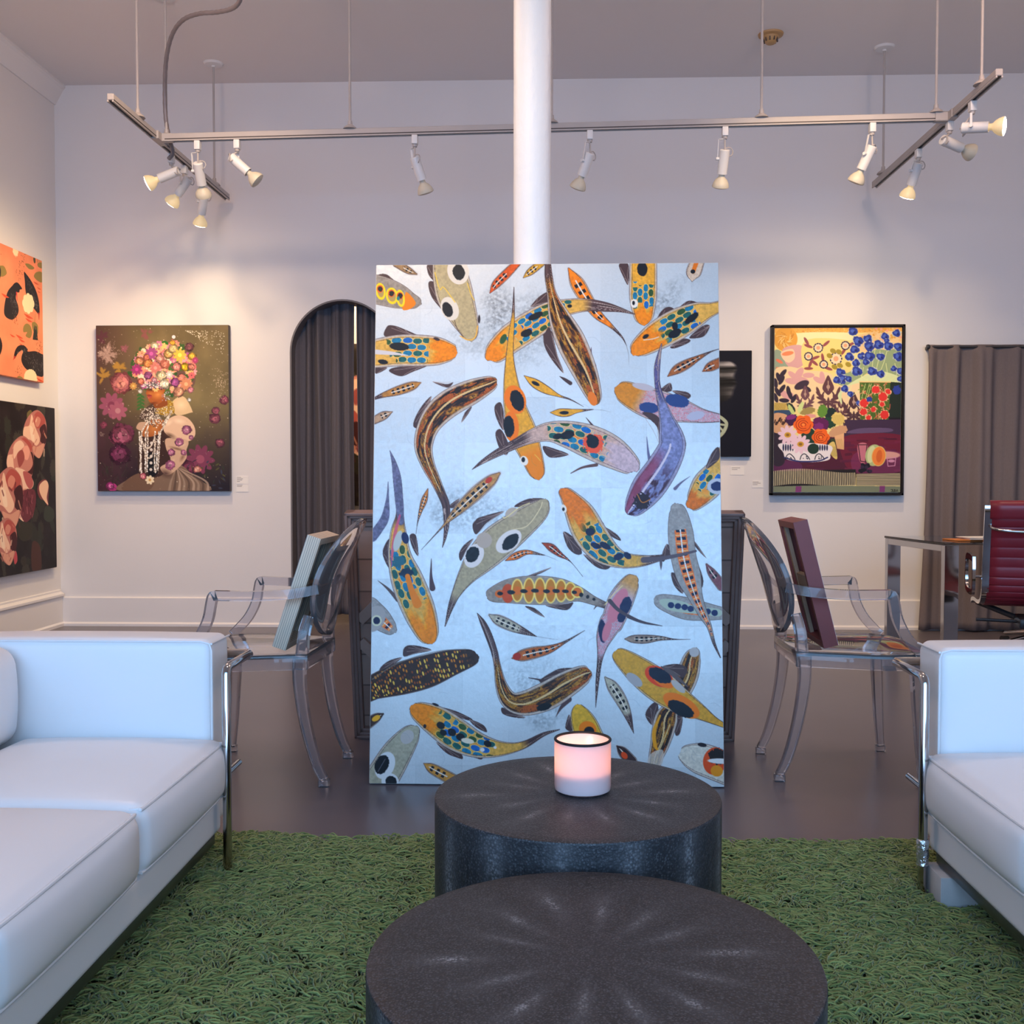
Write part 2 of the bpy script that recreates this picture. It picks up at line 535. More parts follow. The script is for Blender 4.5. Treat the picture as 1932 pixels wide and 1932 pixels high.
    N(2, (1370, 512), (1430, 450), (1490, 438), (1545, 470))
    N(2, (1470, 800), (1600, 690), (1672, 690), (1620, 790), (1520, 815))
    N(2, (1280, 895), (1400, 820), (1478, 830), (1450, 865), (1320, 915))
    F(2, [(905, 988, 0), (920, 962, 55), (975, 905, 105), (1150, 785, 150), (1350, 670, 160), (1550, 570, 125), (1700, 520, 72), (1850, 470, 55)], 'koi', head=.34, tail=2, seed=15)
    S(2, 1322, 765, 72, 40, -30)
    S(2, 1322, 690, 30, 40, 0)
    S(2, 1490, 612, 84, 34, -38)
    E(2, 1030, 795, 34, 20, -30, '17161c')
    L(2, [(1010, 830), (1100, 820), (1160, 800)], 10, 'ead7c4')
    F(2, [(1490, 245, 6), (1500, 170, 75), (1545, 40, 72)], 'cream', tail=2, body='d6c2ae')
    L(2, [(1500, 150), (1530, 60)], [40, 46], 'd08030')
    E(2, 1497, 147, 24, 22, 0, '17161c')
    F(2, [(1255, 1195, 5), (1340, 1130, 48), (1450, 1070, 50), (1560, 1010, 28), (1680, 950, 8), (1770, 920, 3)], 'minnow', tail=.68, body='a86f42', halo=5)
    F(2, [(1605, 1145, 5), (1680, 1100, 50), (1790, 1050, 52)], 'minnow', tail=2, body='a86a3c', halo=8)
    F(2, [(75, 1560, 5), (160, 1560, 40), (250, 1560, 42), (340, 1545, 22), (510, 1528, 3)], 'ochre', tail=.72, head=.0)
    S(2, 215, 1562, 46, 18)
    L(2, [(500, 1530), (600, 1535), (690, 1556)], [3, 3, 1], '8a8580')
    # the brown curling fish at the left
    N(1, (640, 1400), (560, 1470), (480, 1600), (455, 1700), (520, 1710), (580, 1560))
    N(1, (650, 1250), (790, 1275), (860, 1255), (800, 1310))
    N(1, (1050, 1500), (980, 1560), (945, 1660), (1010, 1580))
    F(1, [(1305, 1238, 0), (1290, 1242, 45), (1230, 1270, 85), (1050, 1350, 128), (850, 1450, 142), (700, 1570, 135), (600, 1720, 112), (560, 1900, 95), (600, 2075, 72), (680, 2245, 54), (740, 2375, 44), (790, 2505, 40), (797, 2675, 30), (782, 2825, 16), (755, 2930, 3)], 'sketch', tail=.7, seed=33)
    F(1, [(1580, 1190, 5), (1680, 1260, 46), (1800, 1330, 44), (1930, 1390, 15), (2050, 1430, 7), (2180, 1500, 1)], 'ochre', tail=.62, head=0)
    S(1, 1695, 1268, 44, 18, 28)
    # ochre upright fish
    N(1, (1280, 1500), (1340, 1458), (1372, 1560), (1372, 1740), (1300, 1620))
    N(1, (1290, 1770), (1350, 1735), (1430, 1900), (1400, 1990), (1330, 1920))
    F(1, [(1735, 2245, 0), (1728, 2215, 50), (1710, 2150, 88), (1640, 1950, 122), (1560, 1750, 148), (1490, 1520, 118), (1447, 1270, 80), (1432, 1000, 42), (1448, 750, 28), (1465, 560, 16), (1470, 300, 3)], 'ochre', tail=.83, head=.2)
    E(1, 1488, 1430, 108, 150, -18, 'dd8420')
    S(1, 1510, 1440, 66, 112, -20)
    E(1, 1452, 1700, 76, 155, -4, 'dd8420')
    S(1, 1427, 1700, 54, 112, -4)
    E(3, 1582, 222, 40, 50, -20, 'eee6da')
    E(3, 1574, 212, 18, 26, 0, '17161c')
    L(3, [(1690, 160), (1720, 190), (1750, 225)], 8, 'e2b757')
    N(4, (0, 75), (70, 188), (260, 162), (150, 110))
    L(4, [(285, 348), (400, 290), (545, 262)], [8, 22, 34], '6d5550')
    L(2, [(435, 1610), (510, 1700), (580, 1780)], [4, 22, 40], '574341')
    F(4, [(955, 335, 0), (940, 305, 55), (890, 262, 108), (700, 135, 165), (480, 30, 172), (250, -45, 140), (60, -70, 100), (-120, -20, 72), (-271, 50, 52), (-470, 150, 38), (-620, 240, 20), (-715, 312, 3)], 'koil', head=.22, tail=.62, seed=24, headc='cdb9bb')
    E(4, 510, 50, 105, 100, 0, 'd9694a', .75, .5)
    S(4, 505, 30, 62, 66)
    S(2, 250, 1785, 70, 42, -15)
    S(2, 148, 1800, 44, 30, -20)
    S(4, 480, -20, 36, 26)
    # ochre-and-lilac fish with two blue spots, and the violet one crossing it
    N(2, (1190, 1320), (1280, 1260), (1295, 1340), (1210, 1350))
    N(2, (1300, 1340), (1440, 1350), (1490, 1390), (1440, 1420))
    F(2, [(722, 1308, 0), (745, 1320, 55), (810, 1345, 112), (1000, 1435, 150), (1200, 1500, 160), (1400, 1540, 122), (1600, 1590, 75), (1800, 1615, 40)], 'lav', tail=2, head=.3)
    E(2, 1010, 1300, 115, 34, 12, 'c8bfc0')
    S(2, 1068, 1510, 100, 56, 8, col='40527c')
    S(2, 1350, 1440, 124, 66, 12, col='40527c')
    E(2, 1540, 1590, 92, 44, -12, 'c3bfc8')
    N(2, (1000, 1560), (1170, 1610), (1190, 1900), (1150, 1700))
    N(4, (1390, -100), (1445, 40), (1420, 150), (1370, 60))
    L(4, [(1050, -20), (1068, 150), (1095, 260)], [5, 25, 44], '7a7890')
    L(4, [(1490, 375), (1400, 440), (1340, 500)], [3, 18, 34], '7d7788')
    F(2, [(862, 2590, 0), (880, 2565, 60), (940, 2495, 115), (1060, 2325, 165), (1200, 2125, 160), (1300, 1920, 140), (1292, 1780, 122), (1240, 1600, 70), (1180, 1400, 40), (1150, 1250, 28), (1150, 1080, 30), (1190, 870, 6)], 'purple', tail=.66, seed=41)
    E(4, 1010, 625, 90, 80, -50, '33202a', .8, .7)
    L(4, [(960, 560), (1010, 640), (1090, 610)], 9, 'b9834a')
    # ---------------- middle
    F(3, [(200, 440, 3), (195, 600, 14), (170, 800, 42), (100, 920, 48), (40, 1000, 50)], 'tail')
    N(3, (240, 1020), (190, 1040), (145, 1150), (170, 1250), (220, 1320), (235, 1180))
    N(3, (420, 985), (485, 985), (510, 1190), (450, 1110))
    L(3, [(95, 1445), (200, 1530), (300, 1640)], [3, 26, 44], '6a5a58')
    L(3, [(643, 1220), (640, 1400), (655, 1520)], [5, 28, 60], '5f4c4e')
    F(3, [(655, 2092, 0), (645, 2065, 60), (610, 1985, 118), (520, 1750, 165), (400, 1450, 165), (320, 1200, 122), (305, 950, 82), (320, 770, 40), (310, 600, 42), (290, 400, 42), (260, 250, 24), (218, 125, 3)], 'koi', head=.2, tail=.6, seed=8)
    F(3, [(330, 850, 30), (320, 700, 40), (310, 600, 42), (290, 400, 42), (260, 250, 24), (218, 125, 3)], 'tail')
    L(3, [(320, 780), (275, 950), (245, 1150), (235, 1300)], [20, 34, 30, 8], 'c86a86', .8)
    E(3, 300, 1040, 40, 110, 15, 'c9c9c2', .8)
    E(3, 375, 1010, 36, 60, -15, '2b3458')
    E(3, 310, 1250, 60, 60, 0, '3d6e78', .9, .5)
    E(3, 390, 1370, 70, 50, 0, '23384a', .95, .5)
    L(3, [(400, 1400), (440, 1540), (500, 1680)], [50, 60, 90], 'd98a2c')
    F(3, [(605, 510, 5), (570, 620, 32), (530, 740, 18), (500, 860, 4), (485, 970, 1)], 'minnowr', tail=.6, body='c78a4a', halo=5)
    N(3, (820, 690), (870, 640), (930, 610), (870, 700))
    F(3, [(1330, 352, 14), (1250, 420, 56), (1100, 550, 70), (950, 690, 58), (840, 800, 32), (760, 890, 10), (540, 1130, 1)], 'minnow', tail=.72, body='b89468', halo=12, seed=3)
    E(3, 1225, 420, 40, 26, -42, 'b34a35')
    N(3, (1060, 885), (1090, 830), (1140, 795), (1380, 735), (1210, 850), (1100, 970))
    N(3, (925, 1170), (975, 1080), (1070, 1015), (1000, 1130), (945, 1240))
    N(3, (1490, 690), (1520, 655), (1640, 605), (1790, 610), (1600, 680))
    F(3, [(1802, 605, 0), (1790, 640, 60), (1720, 735, 115), (1500, 905, 160), (1300, 1065, 178), (1130, 1235, 150), (1000, 1400, 92), (900, 1570, 48), (840, 1720, 28), (785, 1910, 4)], 'cream', tail=.8, body='b3a68c')
    E(3, 1078, 1188, 92, 128, 28, 'e6ddd6')
    S(3, 1062, 1175, 64, 84, 28)
    E(3, 1430, 1040, 150, 92, -40, 'e6ddd6')
    S(3, 1448, 1045, 102, 60, -45)
    E(3, 1180, 1030, 80, 80, 0, 'bfb0a2', .8)
    E(3, 1455, 745, 66, 42, -30, 'c1b3a4')
    L(3, [(1370, 790), (1400, 800), (1530, 700), (1640, 650)], 8, 'e8d9a6')
    L(3, [(1480, 920), (1620, 880), (1740, 720), (1770, 640)], 8, 'e3d3b0')
    F(3, [(1400, 1235, 5), (1500, 1190, 38), (1620, 1150, 25), (1800, 1180, 3)], 'minnow', tail=.66, halo=5)
    L(3, [(1800, 1180), (1880, 1210), (1940, 1240)], [3, 3, 1], '7a7478')
    F(4, [(0, 1055, 5), (90, 1100, 40), (180, 1170, 28), (290, 1245, 4), (415, 1395, 1)], 'minnowr', tail=.6, halo=4)
    N(3, (1440, 1480), (1600, 1400), (1860, 1305), (1700, 1390))
    N(3, (1600, 1700), (1700, 1720), (1800, 1810), (1690, 1760))
    N(4, (40, 1690), (250, 1670), (320, 1660), (270, 1730), (180, 1730))
    L(4, [(530, 1725), (560, 1690), (620, 1690)], [6, 16, 24], '5f4c48')
    F(3, [(1203, 1590, 0), (1215, 1588, 45), (1290, 1578, 85), (1450, 1545, 125), (1650, 1535, 145), (1850, 1540, 142), (2000, 1548, 120), (2150, 1575, 75), (2300, 1640, 45), (2500, 1720, 28), (2750, 1840, 14), (2995, 1892, 2)], 'ladder', tail=.62)
    F(4, [(958, 1383, 0), (945, 1400, 45), (900, 1455, 92), (800, 1640, 128), (720, 1850, 115), (700, 1867, 115), (640, 2007, 85), (610, 2137, 45), (590, 2267, 25), (570, 2467, 18), (555, 2727, 2)], 'lav', tail=.62, head=.17, headc='c9a06c')
    E(4, 770, 1690, 75, 190, 25, 'd08f96', .7)
    S(4, 852, 1690, 54, 92, 20, col='27304f')
    S(4, 812, 1800, 40, 60, 20, col='27304f')
    S(6, 618, 232, 40, 112, -4, col='27304f')
    E(6, 660, 230, 40, 110, 15, 'd08f96', .7)
    L(4, [(640, 1680), (720, 1580), (800, 1500), (820, 1485)], 8, 'ead6a2')
    L(4, [(690, 1640), (790, 1740), (1000, 1850), (1220, 1892)], [42, 34, 24, 3], '5d5054')
    E(3, 1340, 1575, 46, 40, 0, 'cf7428')
    E(3, 1425, 1570, 62, 96, 0, 'bb5b2a')
    for i, x in enumerate((1520, 1640, 1750, 1860, 1965, 2060, 2130)):
        hgt = (118, 130, 132, 128, 116, 96, 60)[i]
        E(3, x, 1540 + max(0, i - 4) * 6, 62, hgt, 0, 'efd489')
        E(3, x, 1540 + max(0, i - 4) * 6, 46, hgt - 16, 0, 'bd8530')
        E(3, x, 1540 + max(0, i - 4) * 6, 40, 44, 0, 'cc7a2c', .7)
    for x, y, a, b in ((1345, 1572, 28, 20), (1458, 1558, 38, 22), (1588, 1546, 36, 20), (1700, 1540, 38, 20), (1818, 1546, 34, 20), (1915, 1542, 36, 20), (2010, 1545, 32, 18), (2100, 1555, 26, 18), (2170, 1580, 20, 22), (2235, 1600, 16, 18), (2300, 1625, 16, 14)):
        E(3, x, y, a, b, 5, '17161c', 1, .15)
    N(4, (215, 940), (255, 1090), (340, 1168), (405, 1150), (330, 1010))
    N(4, (420, 1170), (540, 1290), (650, 1322), (692, 1275), (560, 1225))
    N(4, (520, 780), (620, 850), (590, 885))
    N(4, (610, 880), (750, 960), (797, 1028), (700, 985))
    F(4, [(183, 500, 0), (200, 525, 50), (265, 590, 88), (380, 760, 150), (480, 950, 168), (620, 1120, 145), (800, 1220, 88), (1000, 1232, 60), (1200, 1200, 32), (1400, 1160, 20), (1555, 1128, 8)], 'koi', head=.26, tail=.66, seed=19, headc='d4832a')
    S(4, 485, 940, 46, 40, col='1d2340')
    S(4, 640, 1080, 60, 30, 30, col='1d2340')
    S(4, 545, 1080, 56, 26, 20, col='1d2340')
    S(4, 775, 1190, 50, 34, -20, col='1d2748')
    S(4, 865, 1180, 44, 30, 40, col='1d2748')
    E(4, 218, 705, 26, 42, -20, 'eee6da')
    E(4, 213, 712, 13, 18, 0, '17161c')
    # grey fish with green-blue dots, and the tall grey ladder fish over it
    F(4, [(1136, 1620, 0), (1155, 1625, 45), (1235, 1650, 82), (1450, 1710, 112), (1650, 1742, 92), (1840, 1762, 60)], 'gray', tail=2)
    at(4).poly([(1190, 1640), (1260, 1615), (1420, 1640), (1560, 1690), (1800, 1720), (1800, 1790), (1600, 1770), (1380, 1750), (1250, 1710)], 'b9bfae', True)
    for x, y in ((1310, 1680), (1380, 1690), (1448, 1700), (1510, 1716), (1682, 1742), (1752, 1756)):
        S(4, x, y, 32, 30, col='27345a')
    N(4, (1520, 1010), (1560, 1100), (1660, 1200), (1580, 1080))
    N(4, (1260, 1060), (1210, 1180), (1230, 1240), (1300, 1130))
    N(4, (1310, 1350), (1340, 1480), (1430, 1560), (1400, 1400))
    N(4, (1560, 1230), (1630, 1400), (1620, 1500), (1570, 1400))
    F(4, [(1338, 645, 0), (1345, 672, 50), (1372, 745, 92), (1400, 950, 128), (1430, 1180, 128), (1490, 1400, 122), (1560, 1600, 72), (1640, 1780, 46), (1700, 1900, 26), (1750, 2067, 15), (1815, 2210, 5)], 'gray', tail=.84, seed=6)
    L(4, [(1030, 1222), (1180, 1210), (1350, 1180), (1555, 1130)], [60, 44, 36, 22], '6b6064')
    L(4, [(1200, 1200), (1205, 1260), (1205, 1325)], [20, 26, 3], '6b6064')
    F(4, [(1462, 690, 0), (1480, 672, 48), (1535, 632, 95), (1650, 480, 150), (1760, 330, 132), (1830, 120, 60)], 'koi', head=.3, tail=2, seed=28, headc='cc7c2a')
    S(4, 1762, 475, 60, 48, ring='c9c9cc', grow=1.5, col='27345a')
    N(4, (1650, 300), (1700, 150), (1770, 80), (1780, 200))
    F(4, [(1665, 1265, 10), (1720, 1350, 45), (1820, 1480, 55)], 'minnow', tail=2, body='8a5f62', halo=5)
    # ---------------- lower half
    F(5, [(282, 260, 0), (270, 248, 35), (225, 215, 75), (120, 120, 112), (10, 10, 112)], 'gray', tail=2, seed=3)
    E(5, 60, 120, 105, 140, 30, 'b4aca6', .85)
    S(5, 84, 138, 34, 36, ring='d8d2b8', grow=1.3, col='232a48')
    F(5, [(1240, 75, 10), (1320, 120, 50), (1450, 180, 55), (1580, 235, 35), (1720, 290, 3)], 'minnowg', tail=.62, halo=8)
    L(5, [(1720, 290), (1850, 310), (1960, 325)], [3, 3, 1], '77747a')
    F(5, [(1470, 515, 5), (1560, 490, 55), (1700, 455, 60), (1850, 420, 42), (2000, 350, 15), (2210, 225, 1)], 'minnow', tail=.64, body='b9713c', halo=5)
    E(5, 1520, 495, 42, 36, -15, 'a53a22')
    N(5, (355, 455), (372, 410), (420, 388), (530, 397), (645, 437), (480, 475), (370, 505))
    N(5, (140, 600), (230, 540), (345, 515), (250, 590), (120, 650))
    F(5, [(1122, 480, 0), (1110, 488, 48), (1050, 512, 88), (850, 565, 132), (600, 655, 165), (350, 725, 165), (100, 805, 132), (0, 860, 110)], 'flecks', tail=2)
    L(5, [(40, 740), (250, 600), (500, 500), (760, 440), (1000, 425)], 8, '8d857c', .8)
    N(5, (1370, 1020), (1380, 1085), (1500, 1122), (1610, 1120), (1470, 1060))
    L(5, [(1640, 712), (1760, 735), (1850, 770)], [6, 20, 50], '4f3e40')
    N(6, (-20, 740), (130, 640), (220, 612), (330, 615), (200, 680), (60, 770))
    L(6, [(150, 1110), (200, 1020), (280, 930)], [3, 30, 60], '5f4c4c')
    F(5, [(2280, 645, 0), (2260, 655, 55), (2195, 680, 98), (2020, 780, 132), (1820, 900, 142), (1600, 975, 122), (1450, 945, 92), (1365, 800, 62), (1322, 600, 36), (1290, 450, 34), (1230, 280, 36), (1170, 150, 28), (1112, 55, 3)], 'sketch', tail=.68, seed=52)
    S(5, 1800, 1010, 75, 36, -15)
    F(5, [(152, 1095, 10), (90, 1130, 45), (0, 1190, 58)], 'minnow', tail=2, body='4c3a34')
    E(5, 80, 1140, 46, 26, -30, 'e0b045')
    N(5, (700, 1385), (800, 1490), (900, 1535), (970, 1550), (945, 1490), (800, 1420))
    N(5, (950, 1475), (1050, 1520), (1155, 1555), (1172, 1520), (1060, 1465))
    N(5, (750, 1025), (900, 1060), (1062, 1138), (1030, 1155), (900, 1110))
    N(5, (1040, 1145), (1180, 1200), (1215, 1275), (1100, 1220))
    F(5, [(437, 1005, 0), (455, 1022, 50), (520, 1065, 102), (700, 1165, 152), (900, 1300, 162), (1100, 1400, 132), (1300, 1440, 88), (1480, 1432, 52), (1620, 1390, 36), (1800, 1290, 20), (1960, 1240, 4)], 'koi', head=.2, tail=.74, seed=61)
    for x, y, r in ((745, 1208, 42), (770, 1282, 36), (860, 1278, 44), (948, 1328, 46), (1225, 1392, 40)):
        S(5, x, y, r, r * .8, 30)
    E(5, 1020, 1365, 66, 26, 10, 'eadfcb')
    E(5, 1172, 1455, 22, 20, 0, 'efe6dc')
    E(5, 1302, 1430, 16, 14, 0, 'efe6dc')
    E(5, 580, 1218, 16, 20, 0, '2b2228')
    E(5, 690, 995, 34, 12, 20, '2b2228')
    N(5, (210, 1420), (225, 1360), (270, 1330), (230, 1430))
    F(5, [(505, 1215, 0), (490, 1240, 52), (430, 1310, 105), (300, 1490, 150), (180, 1690, 165), (60, 1880, 165)], 'cream', tail=2, body='b7b09c')
    E(5, 400, 1330, 75, 62, -50, 'c4bdb6', .8)
    E(5, 172, 1625, 95, 138, 22, 'e8e6e2')
    S(5, 140, 1618, 68, 96, 22)
    E(5, 225, 1790, 88, 80, 20, 'e8e6e2')
    S(5, 235, 1790, 58, 52, 20)
    L(5, [(100, 1690), (140, 1620), (175, 1560)], 5, '8d8d92')
    F(5, [(572, 1603, 5), (650, 1650, 50), (800, 1730, 60), (950, 1810, 60)], 'minnow', tail=2, body='c99a58', halo=6)
    F(6, [(650, 705, 10), (720, 790, 55), (810, 930, 60), (880, 1080, 40), (945, 1275, 2)], 'minnowg', tail=.66, halo=6)
    F(6, [(845, 310, 5), (920, 310, 38), (1050, 310, 45), (1200, 300, 25), (1350, 310, 6), (1510, 310, 1)], 'minnowg', tail=.62, body='a38f80')
    F(6, [(1572, 392, 0), (1565, 425, 45), (1530, 500, 88), (1480, 680, 112), (1400, 860, 105), (1330, 960, 100)], 'sketch', tail=2, seed=71)
    E(6, 1550, 440, 50, 48, 0, 'c2bab4', .8)
    N(6, (1225, 590), (1380, 560), (1480, 610), (1440, 700), (1330, 640))
    N(6, (1060, 1085), (1110, 985), (1180, 955), (1190, 1100), (1130, 1185))
    N(6, (1370, 1105), (1438, 1090), (1415, 1265), (1365, 1280))
    F(6, [(1330, 1000, 60), (1280, 1100, 112), (1240, 1250, 112), (1210, 1380, 95), (1175, 1500, 75), (1150, 1620, 60)], 'sketch', tail=2, seed=77)
    L(6, [(1210, 1090), (1150, 1250), (1165, 1400), (1200, 1450)], [20, 34, 34, 10], 'd9a032')
    L(6, [(1310, 1180), (1250, 1340), (1190, 1480)], 8, 'e4cfa2')
    at(6).poly([(1120, 1480), (1240, 1440), (1230, 1590), (1090, 1590)], 'd9cfc4', True, .8)
    F(6, [(738, 440, 0), (752, 452, 55), (820, 500, 95), (1000, 640, 142), (1200, 790, 160), (1400, 930, 132), (1600, 1042, 82), (1750, 1130, 42), (1860, 1185, 24)], 'ochre', tail=2, head=.0, body='cfa24c')
    E(6, 1195, 690, 150, 92, 28, 'd0562e')
    E(6, 1240, 740, 110, 50, 28, 'dd7f2a')
    S(6, 1206, 678, 122, 66, 26, col='1c2233')
    E(6, 1425, 985, 200, 92, 30, 'dd8426')
    S(6, 1420, 1020, 140, 66, 28, col='191c26')
    E(6, 945, 725, 95, 48, 38, 'b7b0ac')
    E(6, 1390, 790, 90, 34, 42, 'c5bbb2')
    at(6).poly([(1210, 590), (1330, 630), (1490, 790), (1400, 740)], '6d5f5c', True)
    F(6, [(368, 978, 0), (372, 998, 45), (392, 1070, 95), (440, 1190, 132), (500, 1330, 140)], 'ochre', tail=2, head=0, body='d8b04e')
    E(6, 475, 1235, 88, 78, 20, 'e08b22')
    E(6, 490, 1260, 52, 50, 0, '17161c')
    N(6, (250, 1230), (262, 1140), (290, 1090), (318, 1250))
    F(6, [(775, 1405, 8), (830, 1460, 50), (920, 1560, 60)], 'minnowr', tail=2, body='4b3634', halo=8)
    E(6, 850, 1500, 28, 40, -40, 'cf5f2c')
    F(6, [(1412, 1480, 0), (1420, 1482, 55), (1480, 1490, 105), (1600, 1520, 150), (1750, 1570, 160), (1900, 1640, 150)], 'cream', tail=2, body='ddd5c6')
    E(6, 1770, 1550, 115, 135, 15, 'd0602c')
    E(6, 1800, 1500, 95, 80, 10, '2c211c', 1, .5)
    E(6, 1830, 1550, 130, 26, 2, 'eee9e2')
    E(6, 1790, 1650, 60, 55, 10, 'd99a2c')
    E(6, 1640, 1385, 44, 20, 10, '2c2228')
    # fine ink strokes in the water
    rg = random.Random(5)
    for _ in range(70):
        x, y = rg.uniform(720, 1340), rg.uniform(520, 1470)
        big.H, big.k = H0, w / 655.0
        a = rg.uniform(0, 6.28)
        l = rg.uniform(8, 30)
        big.line([(x, y), (x + l * .5 * math.cos(a), y + l * .5 * math.sin(a)), (x + l * math.cos(a + .4), y + l * math.sin(a + .4))], .7, '8f949c', .35)
    big.H, big.k = H0, w / 655.0
    paint = (1 - big.leaf)[..., None]
    lum = big.a.mean(-1, keepdims=True)
    rich = np.clip(lum + (big.a - lum) * 1.28, 0, 1) ** 1.18
    big.a = big.a * (1 - paint) + rich * paint
    return big


def portrait_painting(w, h):
    A = Art(w, h, [(57, 65), (1475, 62), (1510, 1805), (90, 1808)], '6d6047')
    X, Y = A.X / w, A.Y / h
    n = fbm(X * 6, Y * 6, 4, 4)
    col = np.ones((h, w, 3)) * hx('6b5d41')
    light = np.clip(1 - np.hypot((X - .78) / .5, (Y - .42) / .45), 0, 1)[..., None]
    col = col * (1 - light * .6) + hx('8d8158') * light * .6
    dk = np.clip((Y - .48) * 2.1 + (n - .5) * .7 + np.clip(.4 - X, 0, 1) * .5, 0, 1)[..., None]
    col = col * (1 - dk) + hx('241a22') * dk
    lf = np.clip((.32 - X) * 3 + (n - .5) * .9, 0, 1)[..., None]
    col = col * (1 - lf * .75) + hx('4a3038') * lf * .75
    A.a = np.clip(col * (.8 + .4 * n[..., None]), 0, 1)
    rg = random.Random(3)
    for x, y, r, c, al in ((180, 360, 130, 'a58a80', .5), (130, 590, 100, 'a6803e', .6), (320, 500, 110, 'a9823c', .5), (590, 140, 90, '85504e', .5), (120, 180, 90, '5a3540', .6), (370, 300, 60, '8d5560', .7)):
        for i in range(16):
            a = rg.uniform(0, 6.28)
            A.ell(x + rg.uniform(0, .7) * r * math.cos(a), y + rg.uniform(0, .7) * r * math.sin(a), r * .35, r * .16, math.degrees(a), c, al * .6, .5, i)
    A.rose(340, 660, 140, ['8d4a50', 'b0616a', 'c67a78', 'd98d80'], .85, 1)
    A.petals(230, 900, 130, 9, '94506a', '7c3a55', .2, .85)
    A.petals(300, 960, 100, 8, 'a05a70', 'b8808a', .6, .8)
    A.rose(340, 1210, 150, ['5f2c44', '7d3c55', '94506a', 'a8607a'], .95, 2)
    A.rose(330, 1420, 130, ['48203a', '632a4a', '743a5a'], .85, 3)
    A.rose(150, 1110, 45, ['6d3348', '944a62'], .9, 4)
    A.ell(250, 1830 - 60, 48, 44, 0, 'b03a80')
    A.ell(222, 1755, 44, 40, 0, '8f2c68')
    A.rose(225, 1755, 48, ['7c2460', 'b64a90', 'd070a8'], 1, 5)
    for x, y, r, s_ in ((1340, 1040, 70, 6), (1400, 1300, 60, 7), (1350, 960, 50, 8), (1440, 850, 60, 9)):
        A.rose(x, y, r, ['5d3040', '8a4a58', 'a86070'], .8, s_)
    A.petals(1190, 1470, 150, 10, '7a3a55', '9a5068', .1, .9)
    A.rose(1060, 1560, 90, ['5f2840', '803a55'], .9, 12)
    for i in range(40):
        x, y = rg.uniform(1050, 1480), rg.uniform(1480, 1790)
        A.ell(x, y, rg.uniform(10, 34), rg.uniform(4, 10), rg.uniform(0, 180), rg.choice(['2c3a2a', '3a3f50', '54522e', '20222e']), .8)
    for i in range(40):
        x, y = rg.uniform(80, 420), rg.uniform(1550, 1790)
        A.line([(x, y), (x + rg.uniform(-60, 60), y - rg.uniform(20, 90))], 4, rg.choice(['2e3a2c', '3c4a38', '20261f']), .8)
    # gown and sleeve
    A.poly([(900, 1540), (1000, 1540), (1120, 1650), (1280, 1808), (340, 1808), (420, 1680), (600, 1600)], '7d6656', True)
    for i in range(9):
        x = 860 + i * 46
        A.line([(930 + i * 6, 1570), (x + 20, 1700), (x + i * 6, 1805)], [8, 20, 30], ('a08a78', '5a483e', 'b79f8c')[i % 3], .8)
    A.poly([(400, 1690), (560, 1610), (700, 1650), (640, 1800), (360, 1800)], '6d5344', True, .9)
    A.poly([(760, 1100), (560, 1180), (520, 1500), (560, 1650), (760, 1650), (860, 1500), (870, 1200)], '3a2622', True)
    A.poly([(620, 1420), (740, 1420), (730, 1620), (640, 1640)], '0f1018', True)
    A.poly([(810, 1080), (920, 1010), (1040, 1030), (1120, 1120), (1130, 1220), (1060, 1280), (900, 1250), (800, 1180)], 'dcbba0', True)
    A.poly([(830, 1250), (1050, 1270), (1040, 1380), (1040, 1460), (960, 1560), (840, 1640), (760, 1560), (870, 1480), (820, 1350)], 'c9a890', True)
    for x, y, rx, ry, r, c in ((850, 1090, 60, 30, -40, 'f0d8be'), (960, 1070, 90, 40, 10, 'f3dcc2'), (860, 1220, 90, 36, 20, '5d4436'), (940, 1360, 110, 20, 15, '6d5040'), (1000, 1450, 30, 70, 30, '7d5d4c'), (880, 1500, 60, 24, -40, 'e8cdb4'), (980, 1320, 70, 26, -10, 'e8cdb4'), (820, 1620, 110, 60, 20, '4a3430')):
        A.soft(x, y, rx, ry, r, c, .9)
    for x, y, r, s_ in ((1040, 1160, 60, 1), (960, 1290, 55, 2), (880, 1400, 45, 3), (870, 1530, 60, 4), (1010, 1400, 36, 5), (1090, 1240, 30, 6)):
        A.rose(x, y, r, ['8a4a70', 'b06a90', 'c890a8'], .85, s_)
    A.poly([(500, 1130), (540, 1080), (640, 1090), (600, 1170), (520, 1160)], 'c0a088', True)
    # shoulders, neck, collar
    A.poly([(640, 1060), (760, 1050), (800, 1080), (740, 1200), (640, 1235), (560, 1220), (590, 1130)], 'a5602f', True)
    A.soft(690, 1140, 70, 90, 30, 'd08a4a', .8)
    A.poly([(880, 880), (960, 810), (1030, 830), (1100, 960), (1080, 980), (930, 1005)], 'd8bc94', True)
    A.soft(980, 900, 90, 80, 0, 'efd9b4', .9)
    A.poly([(700, 890), (860, 850), (910, 960), (860, 1010), (700, 980)], 'a8842f', True)
    A.poly([(540, 990), (640, 900), (700, 890), (700, 1000), (560, 1060)], '4c3c34', True)
    for i in range(200):
        x, y = rg.uniform(700, 900), rg.uniform(860, 990)
        A.ell(x, y, 4, 4, 0, rg.choice(['d9b85a', '7c5c1c', 'f0dc90']))
    for i in range(150):
        x = rg.uniform(540, 900)
        y = 1000 - (x - 540) * .1 + rg.uniform(-60, 50)
        A.ell(x, y, 5, 5, 0, rg.choice(['efe6d8', 'c9bdb0', '8d8078']))
    # lower half of the face, turned left, under the beaded fringe
    A.poly([(690, 830), (800, 820), (830, 900), (700, 930)], '8a4a22', True)
    A.poly([(612, 735), (790, 720), (805, 800), (790, 850), (740, 885), (690, 890), (650, 875), (628, 850), (622, 828), (610, 812), (612, 795), (598, 775), (610, 755)], 'a85c2c', True)
